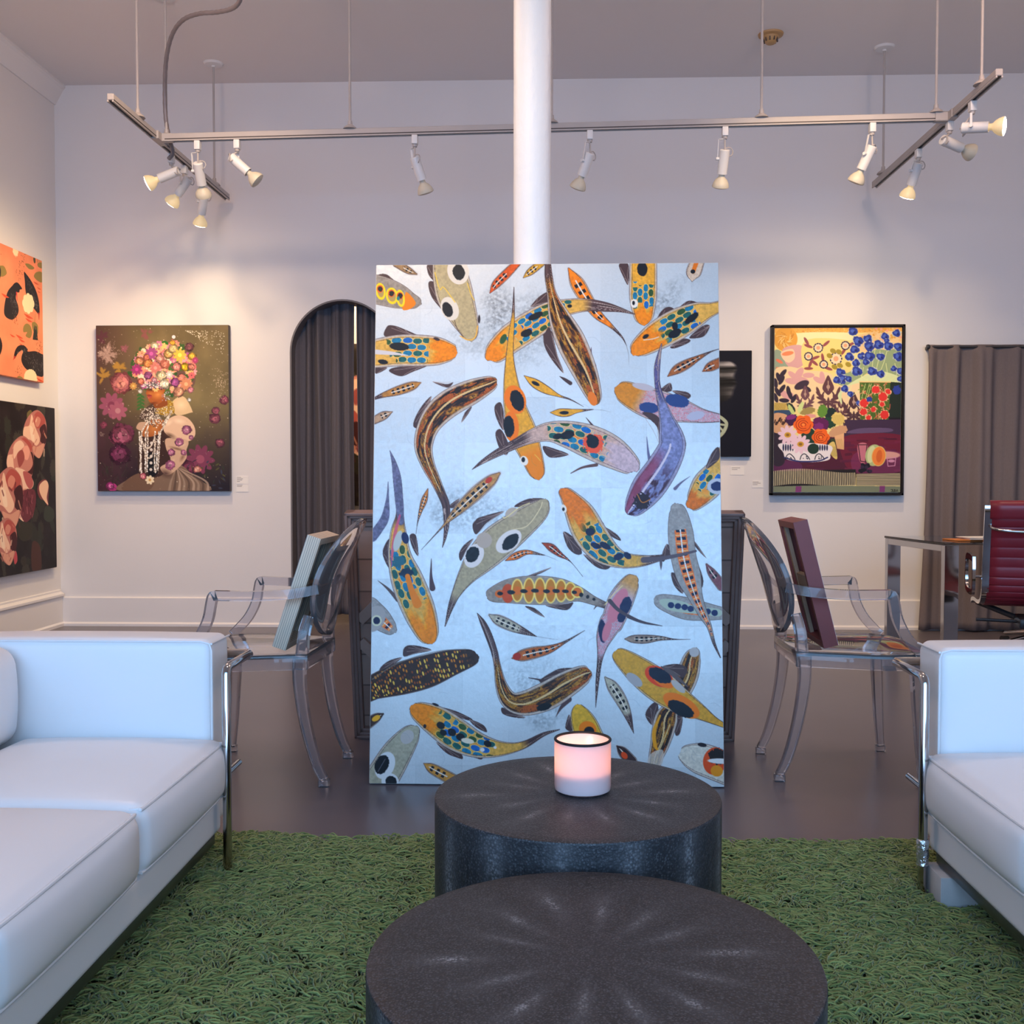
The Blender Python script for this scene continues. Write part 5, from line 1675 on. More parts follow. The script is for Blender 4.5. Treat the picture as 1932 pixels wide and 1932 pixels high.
# grey lining of the arch
prof = [(AX - AR, 0.0)] + arc + [(AX + AR, 0.0)]
b = B()
ins = [(AX - AR + .012, 0.0)] + [(AX + (x - AX) * (1 - .012 / AR), AZ + (z - AZ) * (1 - .012 / AR)) for x, z in arc] + [(AX + AR - .012, 0.0)]
for i in range(len(prof) - 1):
    p0, p1, q0, q1 = prof[i], prof[i + 1], ins[i], ins[i + 1]
    b.rings([[Vector((p[0], y, p[1])) for p in (p0, p1, q1, q0)] for y in (YB - .004, YB + .22)])
struct(b.obj('trim_1', M_arch, smooth=False))
# small room behind the arch
for nm, bx_ in (('wall_alcove_back', (-2.3, -.7, 9.15, 9.25, 0, 3.0)), ('wall_alcove_left', (-2.4, -2.3, YB + .22, 9.25, 0, 3.0)),
                ('wall_alcove_right', (-.7, -.6, YB + .22, 9.25, 0, 3.0)), ('ceiling_alcove', (-2.4, -.6, YB + .22, 9.25, 3.0, 3.1))):
    struct(B().box(*bx_).obj(nm, M_wall, smooth=False))
# shop front behind the camera with its wide window
b = B()
b.box(XL, XR, YF - .2, YF, 0, .2)
b.box(XL, XR, YF - .2, YF, 2.9, ZC)
b.box(XL, -2.8, YF - .2, YF, .2, 2.9)
b.box(3.2, XR, YF - .2, YF, .2, 2.9)
struct(b.obj('wall_front', M_wall, smooth=False))
b = B()
for x in (-2.8, -.8, 1.2, 3.15):
    b.box(x, x + .05, YF - .14, YF - .06, .2, 2.9)
b.box(-2.8, 3.2, YF - .14, YF - .06, .2, .25)
b.box(-2.8, 3.2, YF - .14, YF - .06, 2.85, 2.9)
w1 = struct(b.obj('window_1', M_black, smooth=False))
q = MatN('thin_window_glass')
tb, gb, ms = q.n('ShaderNodeBsdfTransparent'), q.n('ShaderNodeBsdfGlossy'), q.n('ShaderNodeMixShader')
gb.inputs['Roughness'].default_value = .02
ms.inputs[0].default_value = .06
q.l(tb.outputs[0], ms.inputs[1])
q.l(gb.outputs[0], ms.inputs[2])
q.l(ms.outputs[0], q.t.nodes['Material Output'].inputs[0])
B().box(-2.8, 3.2, YF - .105, YF - .095, .2, 2.9).obj('pane', q.m, w1, False)
# baseboards and crown
bb = [(0, 0), (.030, 0), (.030, .018), (.018, .030), (.018, .208), (.012, .215), (0, .215)]
b = B()
b.prism([(YB - y, z) for y, z in bb], 'x', XL, AX - AR)
b.prism([(YB - y, z) for y, z in bb], 'x', AX + AR, XR)
struct(b.obj('baseboard_back', M_trim, smooth=False))
bl = [(0, 0), (.034, 0), (.034, .02), (.022, .032), (.022, .215), (.036, .225), (.036, .240), (.012, .255), (.012, .268), (0, .272)]
struct(B().prism([(XL + x, z) for x, z in bl], 'y', YF, YB - .02).obj('baseboard_left', M_trim, smooth=False))
struct(B().prism([(XL, ZC - .14), (XL + .012, ZC - .14), (XL + .022, ZC - .12), (XL + .07, ZC - .035), (XL + .085, ZC - .02), (XL + .085, ZC), (XL, ZC)], 'y', YF, YB).obj('trim_2', M_trim, smooth=False))
# pillar
PX, PY, PR = -.055, 3.975, .0708
q = MatN('lumpy_pillar_paint')
q.l(q.mix(q.noise(q.coord(), 5), (.80, .78, .77), (.84, .82, .81)), q.p.inputs['Base Color'])
q.p.inputs['Roughness'].default_value = .5
q.bump(q.noise(q.coord((1, 1, .7)), 38, 4), .5, .006)
b = B().lathe([(PR * (1 + .006 * math.sin(i * 2.1)), ZC * i / 40) for i in range(41)], 48)
pl = b.obj('pillar', q.m, loc=(PX, PY, 0))
struct(pl)

# ---------------------------------------------------------------- curtains
def cloth(f, nu, nv, name, m, parent, th=.004):
    o = B().grid(f, nu, nv).obj(name, m, parent)
    md = o.modifiers.new('thickness', 'SOLIDIFY')
    md.thickness = th
    return o


def fold_wave(seed, n, amp):
    rg = random.Random(seed)
    ks = [(rg.uniform(.6, 1.5), rg.uniform(0, 6.28), rg.uniform(.4, 1)) for _ in range(3)]

    def g(u):
        x = u * n * 2 * PI
        s = math.sin(x + .9 * math.sin(x * .37 + ks[0][1]) + ks[0][1])
        s = math.copysign(abs(s) ** .7, s)
        return amp * (s * (.7 + .3 * math.sin(u * n * 1.9 + ks[1][1])) + .22 * math.sin(x * 2.3 + ks[2][1]))
    return g


def drape(name, label, m, x0, x1, z0, z1, y, n, amp, seed, flare=0.0, head=0.0):
    t = thing(name, label, 'curtain', ((x0 + x1) / 2, y, 0))
    g = fold_wave(seed, n, amp)
    xc = (x0 + x1) / 2

    def f(u, v):
        z = z0 + (z1 - z0) * v
        k = 1 if not head else min(1, .35 + (z1 - z) / head)
        x = x0 + (x1 - x0) * u - flare * (1 - v) ** 1.5 * (1 - u) + .006 * math.sin(u * n * 6.28 * .5 + z * 2)
        return Vector((x - xc, g(u + .004 * math.sin(z * 1.7 + seed)) * k * (1 + .12 * math.sin(z * 1.3 + u * 9)), z))
    cloth(f, int(n * 26), 36, 'cloth', m, t)
    return t


cy = YB + .135
c1 = drape('arch_curtain', 'wide left panel of the dark grey curtain inside the arch', M_curt, AX - AR - .02, AX + .058, .075, 2.52, cy, 4.6, .034, 3)
c2 = drape('arch_curtain', 'narrow right panel of the dark grey curtain, past the slit in the arch', M_curt, AX + .087, AX + AR + .03, .075, 2.52, cy, 3.4, .030, 8)
rd = B().tube([(-.5, 0, 0), (.5, 0, 0)], .011, 10).obj('curtain_rod', M_black, loc=(AX, YB + .235, 2.5))
tag(rd, 'thin rod hidden above the arch that carries the grey curtains', 'curtain rod')
c3 = drape('window_curtain', 'taupe linen curtain hanging to the floor beyond the glass desk', M_curt2, 2.70, 4.36, .012, 2.035, YB - .10, 8.5, .034, 5, .05, .14)
r3 = thing('curtain_rod', 'slim dark rod ending above the left edge of the taupe curtain', 'curtain rod', (3.5, YB - .10, 2.02))
B().tube([(-.80, 0, 0), (.88, 0, 0)], .010, 12).obj('rod', M_dchrome, r3)
B().lathe([(0, -.012), (.016, -.010), (.019, 0), (.016, .010), (0, .012)], 16, M=Matrix.Translation((-.805, 0, 0)) @ Matrix.Rotation(PI / 2, 4, 'Y')).obj('finial', M_black, r3)
B().box(-.79, -.77, 0, .10, -.01, .01).obj('bracket', M_black, r3)

# ---------------------------------------------------------------- wall art
def wall_canvas(name, label, art, x0, x1, z0, z1, y, depth, front_m, edge_m, edge_name='canvas_edge'):
    """hangs on the back wall, front at y"""
    t = thing(name, label, 'painting', ((x0 + x1) / 2, y + depth, z0))
    hw, H = (x1 - x0) / 2, z1 - z0
    B().box(-hw, hw, -depth + .001, 0, 0, H, .004).obj(edge_name, edge_m, t)
    canvas_mesh('canvas', art, (2 * hw - .006, 0, 0), (0, 0, -H + .006), (-hw + .003, -depth - .0005, H - .003), front_m, t)
    return t


wall_canvas('portrait_painting', 'glossy portrait of a woman in a flower headdress on the back wall', portrait_painting(336, 416), -3.293, -2.312, .998, 2.208, 7.523, .045, M_resin, M_darkedge)
t = wall_canvas('brushstroke_painting', 'near-black painting with a grey brushstroke, half hidden by the koi painting', brush_painting(200, 240), .69, 1.471, 1.248, 2.008, 7.528, .04, M_matte, M_frame)
# framed still life
fx0, fx1, fz0, fz1, fy = 1.607, 2.548, .971, 2.186, 7.503
t = thing('still_life_painting', 'black-framed still life of blue flowers, melon and a striped cloth', 'painting', ((fx0 + fx1) / 2, YB - .002, fz0))
hw, H = (fx1 - fx0) / 2, fz1 - fz0
b = B()
for a in ((-hw, -hw + .016, 0, H), (hw - .016, hw, 0, H), (-hw, hw, 0, .016), (-hw, hw, H - .016, H)):
    b.box(a[0], a[1], -.065, 0, a[2], a[3], .002)
b.obj('frame', M_frame, t, False)
B().box(-hw + .02, hw - .02, -.050, 0, .02, H - .02).obj('stretcher', M_side, t, False)
canvas_mesh('canvas', still_life_painting(336, 440), (2 * hw - .042, 0, 0), (0, 0, -H + .042), (-hw + .021, -.0515, H - .021), M_paint, t)


def left_canvas(name, label, art, y0, y1, z0, z1, depth, front_m, edge_m):
    t = thing(name, label, 'painting', (XL, (y0 + y1) / 2, z0))
    hw, H = (y1 - y0) / 2, z1 - z0
    B().box(.002, depth - .001, -hw, hw, 0, H, .004).obj('canvas_edge', edge_m, t)
    canvas_mesh('canvas', art, (0, 2 * hw - .006, 0), (0, 0, -H + .006), (depth + .0005, -hw + .003, H - .003), front_m, t)


left_canvas('swan_painting', 'coral painting of black swans, upper one on the left wall', swan_painting(420, 400), 6.36, 7.26, 1.765, 2.625, .045, M_paint, mat('coral_edge', (.72, .24, .13), (.78, .27, .15), 9, .6))
left_canvas('rose_painting', 'dark painting of pale pink roses, lower one on the left wall', roses_painting(420, 480), 6.42, 7.43, .445, 1.60, .04, M_paint, M_darkedge)
# the dim picture behind the slit in the curtain
t = thing('floral_painting', 'dim dark floral picture glimpsed through the slit in the arch curtain', 'painting', (-1.66, 9.12, .85))
B().box(-.5, .5, -.04, 0, 0, 1.42, .004).obj('canvas_edge', M_darkedge, t)
A = roses_painting(120, 160)
canvas_mesh('canvas', A, (.99, 0, 0), (0, 0, -1.41), (-.495, -.0405, 1.415), M_paint, t)
pt = bpy.data.lights.new('inner_room_lamp', 'POINT')
pt.energy, pt.color, pt.shadow_soft_size = 30, (1, .72, .42), .05
po = bpy.data.objects.new('inner_room_lamp', pt)
COL.objects.link(po)
po.location = (-1.5, 8.6, 2.75)


def card(label, px0, px1, py0, py1, lines, split=None):
    a, c = P(px0, py0, YB), P(px1, py1, YB)
    t = thing('wall_label', label, 'label card', ((a.x + c.x) / 2, YB, c.z), 0, None)
    hw, H = (c.x - a.x) / 2, a.z - c.z
    b = B()
    if split:
        b.box(-hw, hw, -.003, 0, H * split + .003, H)
        b.box(-hw, hw, -.003, 0, 0, H * split - .003)
    else:
        b.box(-hw, hw, -.003, 0, 0, H)
    b.obj('card', M_card, t, False)
    for (u0, u1, v) in lines:
        B().box(-hw + 2 * hw * u0, -hw + 2 * hw * u1, -.0038, -.003, H * v, H * v + .0035).obj('printed_line', M_ink, t, False)


card('two small white cards beside the portrait of the woman', 446, 469, 899, 928, [(.05, .4, .93), (.05, .55, .84), (.05, .48, .75), (.05, .3, .66), (.05, .5, .42), (.05, .45, .34)], .5)
card('small white card under the near-black painting', 1378, 1404, 880, 896, [(.1, .7, .8), (.1, .5, .6)])
card('small white card at the lower left of the framed still life', 1419, 1439, 907, 920, [(.05, .6, .8), (.05, .8, .6), (.05, .5, .4)])

# ---------------------------------------------------------------- track lighting
ZT = 3.10
LA, RA = [(-2.305, 5.48), (-2.285, 7.43)], [(2.245, 5.30), (2.245, 7.27)]
MA = [(-2.295, 6.14), (2.245, 5.93)]


def rail_on(b1, b2, p, q, w=.036, h=.034):
    d = Vector((q[0] - p[0], q[1] - p[1], 0))
    L = d.length
    Mx = Matrix.Translation((p[0], p[1], ZT)) @ Matrix.Rotation(math.atan2(d.y, d.x), 4, 'Z')
    b1.box(0, L, -w / 2, w / 2, -.010, h - .010, .003, Mx, 1)
    b1.box(0, L, -w / 2, -w / 2 + .008, -.020, -.010, 0, Mx)
    b1.box(0, L, w / 2 - .008, w / 2, -.020, -.010, 0, Mx)
    b2.box(.004, L - .004, -w / 2 + .008, w / 2 - .008, -.0125, -.010, 0, Mx)
    b2.box(.004, L - .004, -w / 2 - .001, -w / 2 + .001, -.012, -.006, 0, Mx)


tr = thing('lighting_track', 'pale H-shaped lighting track hanging from the ceiling on thin rods', 'track light', (0, 0, 0))
for nm, (p, q_) in (('cross_rail', MA), ('arm_rail', LA), ('arm_rail', RA)):
    b1, b2 = B(), B()
    rail_on(b1, b2, p, q_)
    o = b1.obj(nm, M_rail, tr, False)
    b2.obj('contact_slot', M_slot, o, False)
for x, y in ((-2.29, 6.14), (2.245, 5.93)):
    b = B()
    s_ = 1 if x < 0 else -1
    b.box(-.021, .021, -.075, .075, -.022, .0255, .003)
    b.box(0, s_ * .085, -.021, .021, -.0215, .0252, .003)
    b.obj('junction', M_rail, tr, False, (x, y, ZT))
rods = [(259, LA, None), (404, LA, 1), (662, MA, None), (1040, MA, None), (1428, MA, None), (1747, MA, None), (1829, RA, None), (1652, RA, 1), (312, None, 1)]
for px, seg, can in rods:
    if seg is MA:
        t_ = 0.5
        for _ in range(20):
            x, y = MA[0][0] + (MA[1][0] - MA[0][0]) * t_, MA[0][1] + (MA[1][1] - MA[0][1]) * t_
            t_ += ((px - VX) / FPX * y - x) / (MA[1][0] - MA[0][0])
    elif seg is None:
        x, y = -2.27, 6.20
    else:
        x = seg[0][0]
        y = x * FPX / (px - VX)
    o = B().tube([(x, y, ZT + .03), (x, y, ZC)], .0075, 8).obj('hanging_rod', M_rail, tr)
    B().lathe([(0, .075), (.012, .072), (.014, .05), (.034, .036), (.042, .024), (0, .022)], 16, (x, y, ZT)).obj('clip', M_rail, tr)
    if can:
        B().lathe([(0, -.028), (.012, -.028), (.014, -.018), (.060, -.014), (.068, 0), (0, 0)], 32, (x, y, ZC)).obj('ceiling_canopy', M_lampw, tr)

# the flexible conduit that feeds the track
pts = [P(318, 300, 6.3), P(326, 288, 6.28), P(320, 262, 6.22), P(313, 225, 6.2), P(311, 170, 6.15), P(314, 110, 6.05), P(325, 65, 5.95), P(345, 38, 5.85), P(375, 26, 5.75), P(410, 23, 5.65), P(438, 16, 5.55), P(452, 2, 5.48), P(457, -25, 5.42)]
cv = catmull([tuple(p) for p in pts], 7)
zt = cv[-1]
cv = np.vstack([cv, [[zt[0], zt[1], ZC]]])
o = B().tube([tuple(p) for p in cv], [.0115 + .0012 * (i % 2) for i in range(len(cv))], 10).obj('flexible_conduit', M_conduit, tr)
o['label'] = 'grey flexible conduit curling up to the ceiling'


def spotlight(label, loc, d, lit, stem=.045, drop=.02):
    """one track lamp: adapter, bracket, cylinder, reflector bulb; loc is where it clips to the rail, d where it aims"""
    d = Vector(d).normalized()
    t = thing('track_spotlight', label, 'spotlight', loc, 0, 'spotlights on the track')
    B().box(-.017, .017, -.022, .022, -.052, .0, .004).obj('adapter', M_lampw, t)
    B().lathe([(0, -.066), (.012, -.066), (.014, -.060), (.014, -.052), (0, -.052)], 14).obj('swivel', M_rail, t)
    top = Vector((0, 0, -.066 - stem))
    side = d.cross(Vector((0, 0, 1)))
    side = side.normalized() if side.length > .05 else Vector((1, 0, 0))
    if side.x > 0:
        side = -side
    c = top + Vector((0, 0, -drop)) + d * (.045 if d.z < -.75 else .0)
    R = d.to_track_quat('Z', 'Y').to_matrix().to_4x4()
    M0 = Matrix.Translation(c) @ R
    # housing 46 mm wide, 130 mm long, closed at the back
    h = B().lathe([(0, -.052), (.024, -.052), (.0285, -.048), (.0285, .082), (.026, .082), (.026, .060), (0, .060)], 24, M=M0)
    h.obj('housing', M_lampw, t)
    kn = c + side * .036
    pv = Vector((0, 0, -.066))
    a_ = pv + side * .036 + Vector((0, 0, -.004))
    B().tube([pv, a_, a_ + (kn - a_) * .5, kn], 1.0, sec=[(-.006, -.0015), (.006, -.0015), (.006, .0015), (-.006, .0015)]).obj('bracket', M_lampw, t)
    B().tube([kn - side * .008, kn + side * .010], .009, 12).obj('knob', M_lampw, t)
    B().tube([pv, c - d * .052], .005, 8).obj('stem', M_rail, t)
    e0 = c - d * .050
    sd = -side
    loop = [e0, e0 - d * .012 + sd * .012, e0 + sd * .036 + Vector((0, 0, .008)), e0 + sd * .046 + Vector((0, 0, -.012)), e0 + sd * .034 + Vector((0, 0, -.034)), e0 + sd * .022 + d * .03]
    B().tube([tuple(p) for p in catmull([tuple(p) for p in loop], 5)], .0032, 8).obj('cable', M_rail, t)
    B().lathe([(.016, .062), (.017, .092), (.019, .100), (.032, .112), (.043, .130), (.0485, .148), (.0475, .156)], 28, M=M0).obj('bulb', M_bulblit if lit else M_bulb, t)
    B().lathe([(.0475, .156), (.036, .161), (.02, .164), (0, .165)], 28, M=M0).obj('bulb_face', M_glow if lit else M_bulb, t)
    return t, Vector(loc) + c + d * .185


zb = ZT - .0215


def on(seg, px):
    if seg is MA:
        t_ = .5
        for _ in range(20):
            x, y = MA[0][0] + (MA[1][0] - MA[0][0]) * t_, MA[0][1] + (MA[1][1] - MA[0][1]) * t_
            t_ += ((px - VX) / FPX * y - x) / (MA[1][0] - MA[0][0])
        return (x, y, zb)
    x = seg[0][0]
    return (x, x * FPX / (px - VX), zb)


L_ = spotlight
L_('unlit white spotlight nearest the left junction, hanging straight down from the cross rail', on(MA, 373), (-.04, .62, -.78), False)
L_('unlit white spotlight tilted right, second from the left end of the cross rail', on(MA, 448), (.74, .10, -.66), False)
L_('white spotlight alone on the cross rail between the pillar and the left end', on(MA, 784), (.28, .30, -.9), False)
L_('white spotlight on the cross rail just right of the pillar', on(MA, 1111), (-.34, .36, -.87), False)
L_('white spotlight hanging straight on the cross rail, above the still life\'s left', on(MA, 1361), (-.05, .42, -.9), False)
L_('grey-shaded spotlight tilted left, last on the cross rail before the right junction', on(MA, 1631), (-.34, .36, -.87), False)
_, g1 = L_('lit white spotlight on the left arm turned sideways toward the left wall', on(LA, 322), (-.90, -.10, -.40), True, .03)
_, g2 = L_('lit white spotlight on the left arm, the middle one of its three', on(LA, 347), (-.66, .30, -.69), True, .03)
_, g3 = L_('lit white spotlight on the left arm, lowest one, above the portrait', on(LA, 384), (-.28, .40, -.87), True, .0)
_, g4 = L_('glaring lit spotlight on the right arm facing sideways to the right', on(RA, 1813), (.86, -.50, -.13), True, .05)
_, g5 = L_('spotlight on the right arm just below the glaring one, aimed right', on(RA, 1772), (.90, .30, -.26), False, .03)
_, g6 = L_('lit spotlight on the right arm, lowest one, above the still life', on(RA, 1716), (-.16, .48, -.86), True, .0)
for nm, g, tgt, e, deg in (('spot_swans', g1, (-3.58, 6.75, 1.6), 50, 120), ('spot_roses', g2, (-3.55, 7.0, .9), 34, 120), ('spot_portrait', g3, (-2.75, 7.57, .6), 12, 135),
                           ('spot_portrait_low', g2, (-2.6, 7.57, .3), 34, 125), ('spot_right', g4, (4.4, 5.2, 2.6), 30, 120),
                           ('spot_still_life', g6, (1.95, 7.57, 1.0), 24, 140), ('spot_still_life_low', g6 + Vector((-.02, -.02, 0)), (1.7, 7.57, .1), 34, 120)):
    spot_light(nm, g, tgt, e, deg, 1.0)

# smoke detector
t = thing('smoke_detector', 'yellowed round smoke detector on the ceiling', 'smoke detector', (P(1454, 88, 6.86).x, 6.86, ZC))
B().lathe([(0, -.016), (.062, -.016), (.078, -.010), (.081, 0), (0, 0)], 36).obj('base', M_detect, t)
B().lathe([(0, -.062), (.026, -.062), (.034, -.056), (.046, -.028), (.052, -.016), (0, -.016)], 32).obj('dome', M_detect, t)
b = B()
for i in range(10):
    a = 2 * PI * i / 10
    b.box(.038, .047, -.003, .003, -.050, -.028, 0, Matrix.Rotation(a, 4, 'Z'))
b.obj('vents', M_slot, t, False)

# ---------------------------------------------------------------- the koi painting, leaning on the pillar
KW, KH = 1.259, 1.888
lean = math.atan2(.200, 1.877)
t = thing('koi_painting', 'tall silver-leaf painting of koi fish leaning against the white pillar', 'painting', (-.0015, 3.65, .003))
t.rotation_euler = (-lean, 0, 0)
B().box(-KW / 2, KW / 2, .001, .040, 0, KH, .003).obj('canvas_edge', M_side, t)
canvas_mesh('canvas', koi_painting(700, 1050), (KW - .004, 0, 0), (0, 0, -KH + .004), (-KW / 2 + .002, -.0005, KH - .002), M_leaf, t)

# wooden panel seen from behind, leaning on the back of the pillar
PW, PH = 1.585, .975
t = thing('wooden_panel', 'large brown braced wooden panel leaning behind the koi painting', 'panel', (-.012, 4.33, .004))
t.rotation_euler = (math.atan2(.20, .948), 0, 0)
b = B()
fr = .038
for k in range(3):
    w_ = (fr, fr * .66, fr * .33)[k]
    d0, d1 = ((-.010, .035), (-.020, -.008), (-.028, -.018))[k]
    for a in ((-PW / 2, -PW / 2 + w_, 0, PH), (PW / 2 - w_, PW / 2, 0, PH), (-PW / 2, PW / 2, 0, w_), (-PW / 2, PW / 2, PH - w_, PH)):
        b.box(a[0], a[1], d0, d1, a[2], a[3], .003)
b.obj('frame', M_woodf, t, False)
B().box(-PW / 2 + .03, PW / 2 - .03, .020, .032, .03, PH - .03).obj('plank_back', M_wood, t, False)
for sx_ in (-1, 1):
    for sz_ in (-1, 1):
        a = Vector((sx_ * (PW / 2 - .036), .008, PH * .48 + sz_ * .045))
        c_ = Vector((sx_ * (PW / 2 - .036 - .34), .008, PH * .48 + sz_ * .385))
        B().tube([a, c_], .022, sec=[(-1, -.45), (1, -.45), (1, .45), (-1, .45)], up=(0, 1, 0)).obj('brace', M_brace, t, False)

# ---------------------------------------------------------------- clear armchairs
def ghost_chair(label, loc, rz):
    t = thing('clear_armchair', label, 'chair', loc, rz, 'clear plastic armchairs')
    # seat shell: rounded trapezoid with a skirt
    out = []
    for i in range(49):
        a = -PI / 2 + PI * i / 48
        out.append((.315 + .205 * math.copysign(abs(math.cos(a)) ** .55, math.cos(a)), .272 * math.copysign(abs(math.sin(a)) ** .55, math.sin(a))))
    out = [(x, y) for x, y in out] + [(.052, .205), (.050, .0), (.052, -.205)]

    def ring(s_, z, cx=.28):
        return [Vector((cx + (x - cx) * s_, y * s_, z + .006 * math.cos(min(1, abs(x - .3) / .25) * PI / 2) * 0)) for x, y in out]
    b = B()
    b.rings([ring(.93, .4575), ring(.955, .4575), ring(.957, .418), ring(.995, .418), ring(1.0, .424), ring(1.0, .466), ring(.985, .473), ring(.90, .468), ring(.5, .463)])
    b.obj('seat', M_clear, t)
    sq = [(-1, -1), (1, -1), (1, 1), (-1, 1)]
    sq = [(x * (1 - c), y * (1 - c2)) for x, y, c, c2 in ((-1, -1, .25, 0), (1, -1, .25, 0), (1, -1, 0, .25), (1, 1, 0, .25), (1, 1, .25, 0), (-1, 1, .25, 0), (-1, 1, 0, .25), (-1, -1, 0, .25))]
    for s_ in (-1, 1):
        pts = catmull([(.082, .192 * s_, .455), (.082, .193 * s_, .36), (.062, .191 * s_, .22), (.028, .189 * s_, .09), (-.002, .188 * s_, .022)], 5)
        b = B().tube([tuple(p) for p in pts], [.023 - .009 * i / (len(pts) - 1) for i in range(len(pts))], sec=sq, up=(1, 0, 0))
        b.box(-.020, .018, .188 * s_ - .017, .188 * s_ + .017, 0, .026, .003)
        b.obj('leg', M_clear, t)
        pts = [(.460, .242 * s_, .455), (.466, .248 * s_, .3), (.474, .252 * s_, .15), (.484, .254 * s_, .022)]
        b = B().tube(pts, [.023, .020, .017, .014], sec=sq, up=(1, 0, 0))
        b.box(.466, .502, .254 * s_ - .017, .254 * s_ + .017, 0, .026, .003)
        b.obj('leg', M_clear, t)
        # armrest strap
        pts = catmull([(.020, .186 * s_, .700), (.10, .222 * s_, .688), (.22, .252 * s_, .682), (.345, .262 * s_, .684), (.366, .264 * s_, .682), (.374, .265 * s_, .655), (.385, .267 * s_, .60), (.415, .266 * s_, .54), (.455, .258 * s_, .493), (.478, .252 * s_, .470)], 4)
        B().tube([tuple(p) for p in pts], 1.0, sec=[(-.017, -.014), (.017, -.014), (.017, .014), (-.017, .014)], up=(0, 1, 0)).obj('armrest', M_clear, t)
        # back support rising from the rear corner
        pts = catmull([(.075, .190 * s_, .462), (.070, .180 * s_, .54), (.058, .160 * s_, .60)], 4)
        B().tube([tuple(p) for p in pts], [.021 - .004 * i / 8 for i in range(len(pts))], sec=sq, up=(1, 0, 0)).obj('back_support', M_clear, t)
    # oval back, dished and leaning
    def bp(r, a, off=0.0):
        y, z = .195 * r * math.cos(a), .216 * r * math.sin(a)
        x = -.018 - .30 * z + .06 * (abs(y) / .195) ** 2 - .10 * max(0, z) ** 2 - .02 + off
        return Vector((x, y, .728 + z))
    n = 56
    b = B()
    R = []
    for r, off in ((.0001, .004), (.5, .004), (.88, .004), (.93, .011), (1.0, .011), (1.0, -.009), (.93, -.009), (.88, -.003), (.5, -.003), (.0001, -.003)):
        R.append([bp(r, 2 * PI * i / n, off) for i in range(n)])
    b.rings(R, cap=False)
    bmesh.ops.remove_doubles(b.bm, verts=b.bm.verts, dist=.0003)
    b.obj('backrest', M_clear, t)
    return t


ghost_chair('clear plastic armchair on the left, holding a pale plywood-edged panel', (-.780, 3.81, 0), PI - .035)
ghost_chair('clear plastic armchair on the right, holding a maroon-edged canvas', (.846, 3.93, 0), -.025)


def leaning_panel(name, label, loc, rz, bx, tx, z0, z1, hw, th, edge_m, hollow=.72):
    """box canvas standing on a chair seat against its back; bx, tx: foot and head along the chair"""
    t = thing(name, label, 'canvas', loc, rz)
    L = math.hypot(tx - bx, z1 - z0)
    a = math.atan2(tx - bx, z1 - z0)
    Mx = Matrix.Translation((bx, 0, z0)) @ Matrix.Rotation(a, 4, 'Y')
    b = B()
    w_ = .024
    # four rails of the box and the painted face (+x); hollow behind
    for c in ((-hw, -hw + w_, 0, L), (hw - w_, hw, 0, L), (-hw + w_, hw - w_, 0, w_), (-hw + w_, hw - w_, L - w_, L)):
        b.box(0, th, c[0], c[1], c[2], c[3], 0, None)
    o = b.obj('box_sides', edge_m, t, False)
    o.matrix_local = Mx
    o = B().box(th - .004, th + .001, -hw + .001, hw - .001, .001, L - .001).obj('face', M_side, t, False)
    o.matrix_local = Mx
    b = B()
    b.box(.010, .030, -hw + w_, hw - w_, L * .46, L * .46 + .045)
    b.box(.008, .022, -hw + w_, -hw + w_ + .03, w_, L - w_)
    b.box(.008, .022, hw - w_ - .03, hw - w_, w_, L - w_)
    o = b.obj('stretcher_bars', M_pine, t, False)
    o.matrix_local = Mx


leaning_panel('plywood_panel', 'small panel with striped plywood edges standing on the left clear chair', (-.780, 3.81, 0), PI - .035, .150, .018, .4735, .875, .140, .050, M_ply)
leaning_panel('maroon_canvas', 'small deep canvas with maroon sides standing on the right clear chair', (.846, 3.93, 0), -.025, .165, .050, .4735, .930, .140, .052, M_maroon)

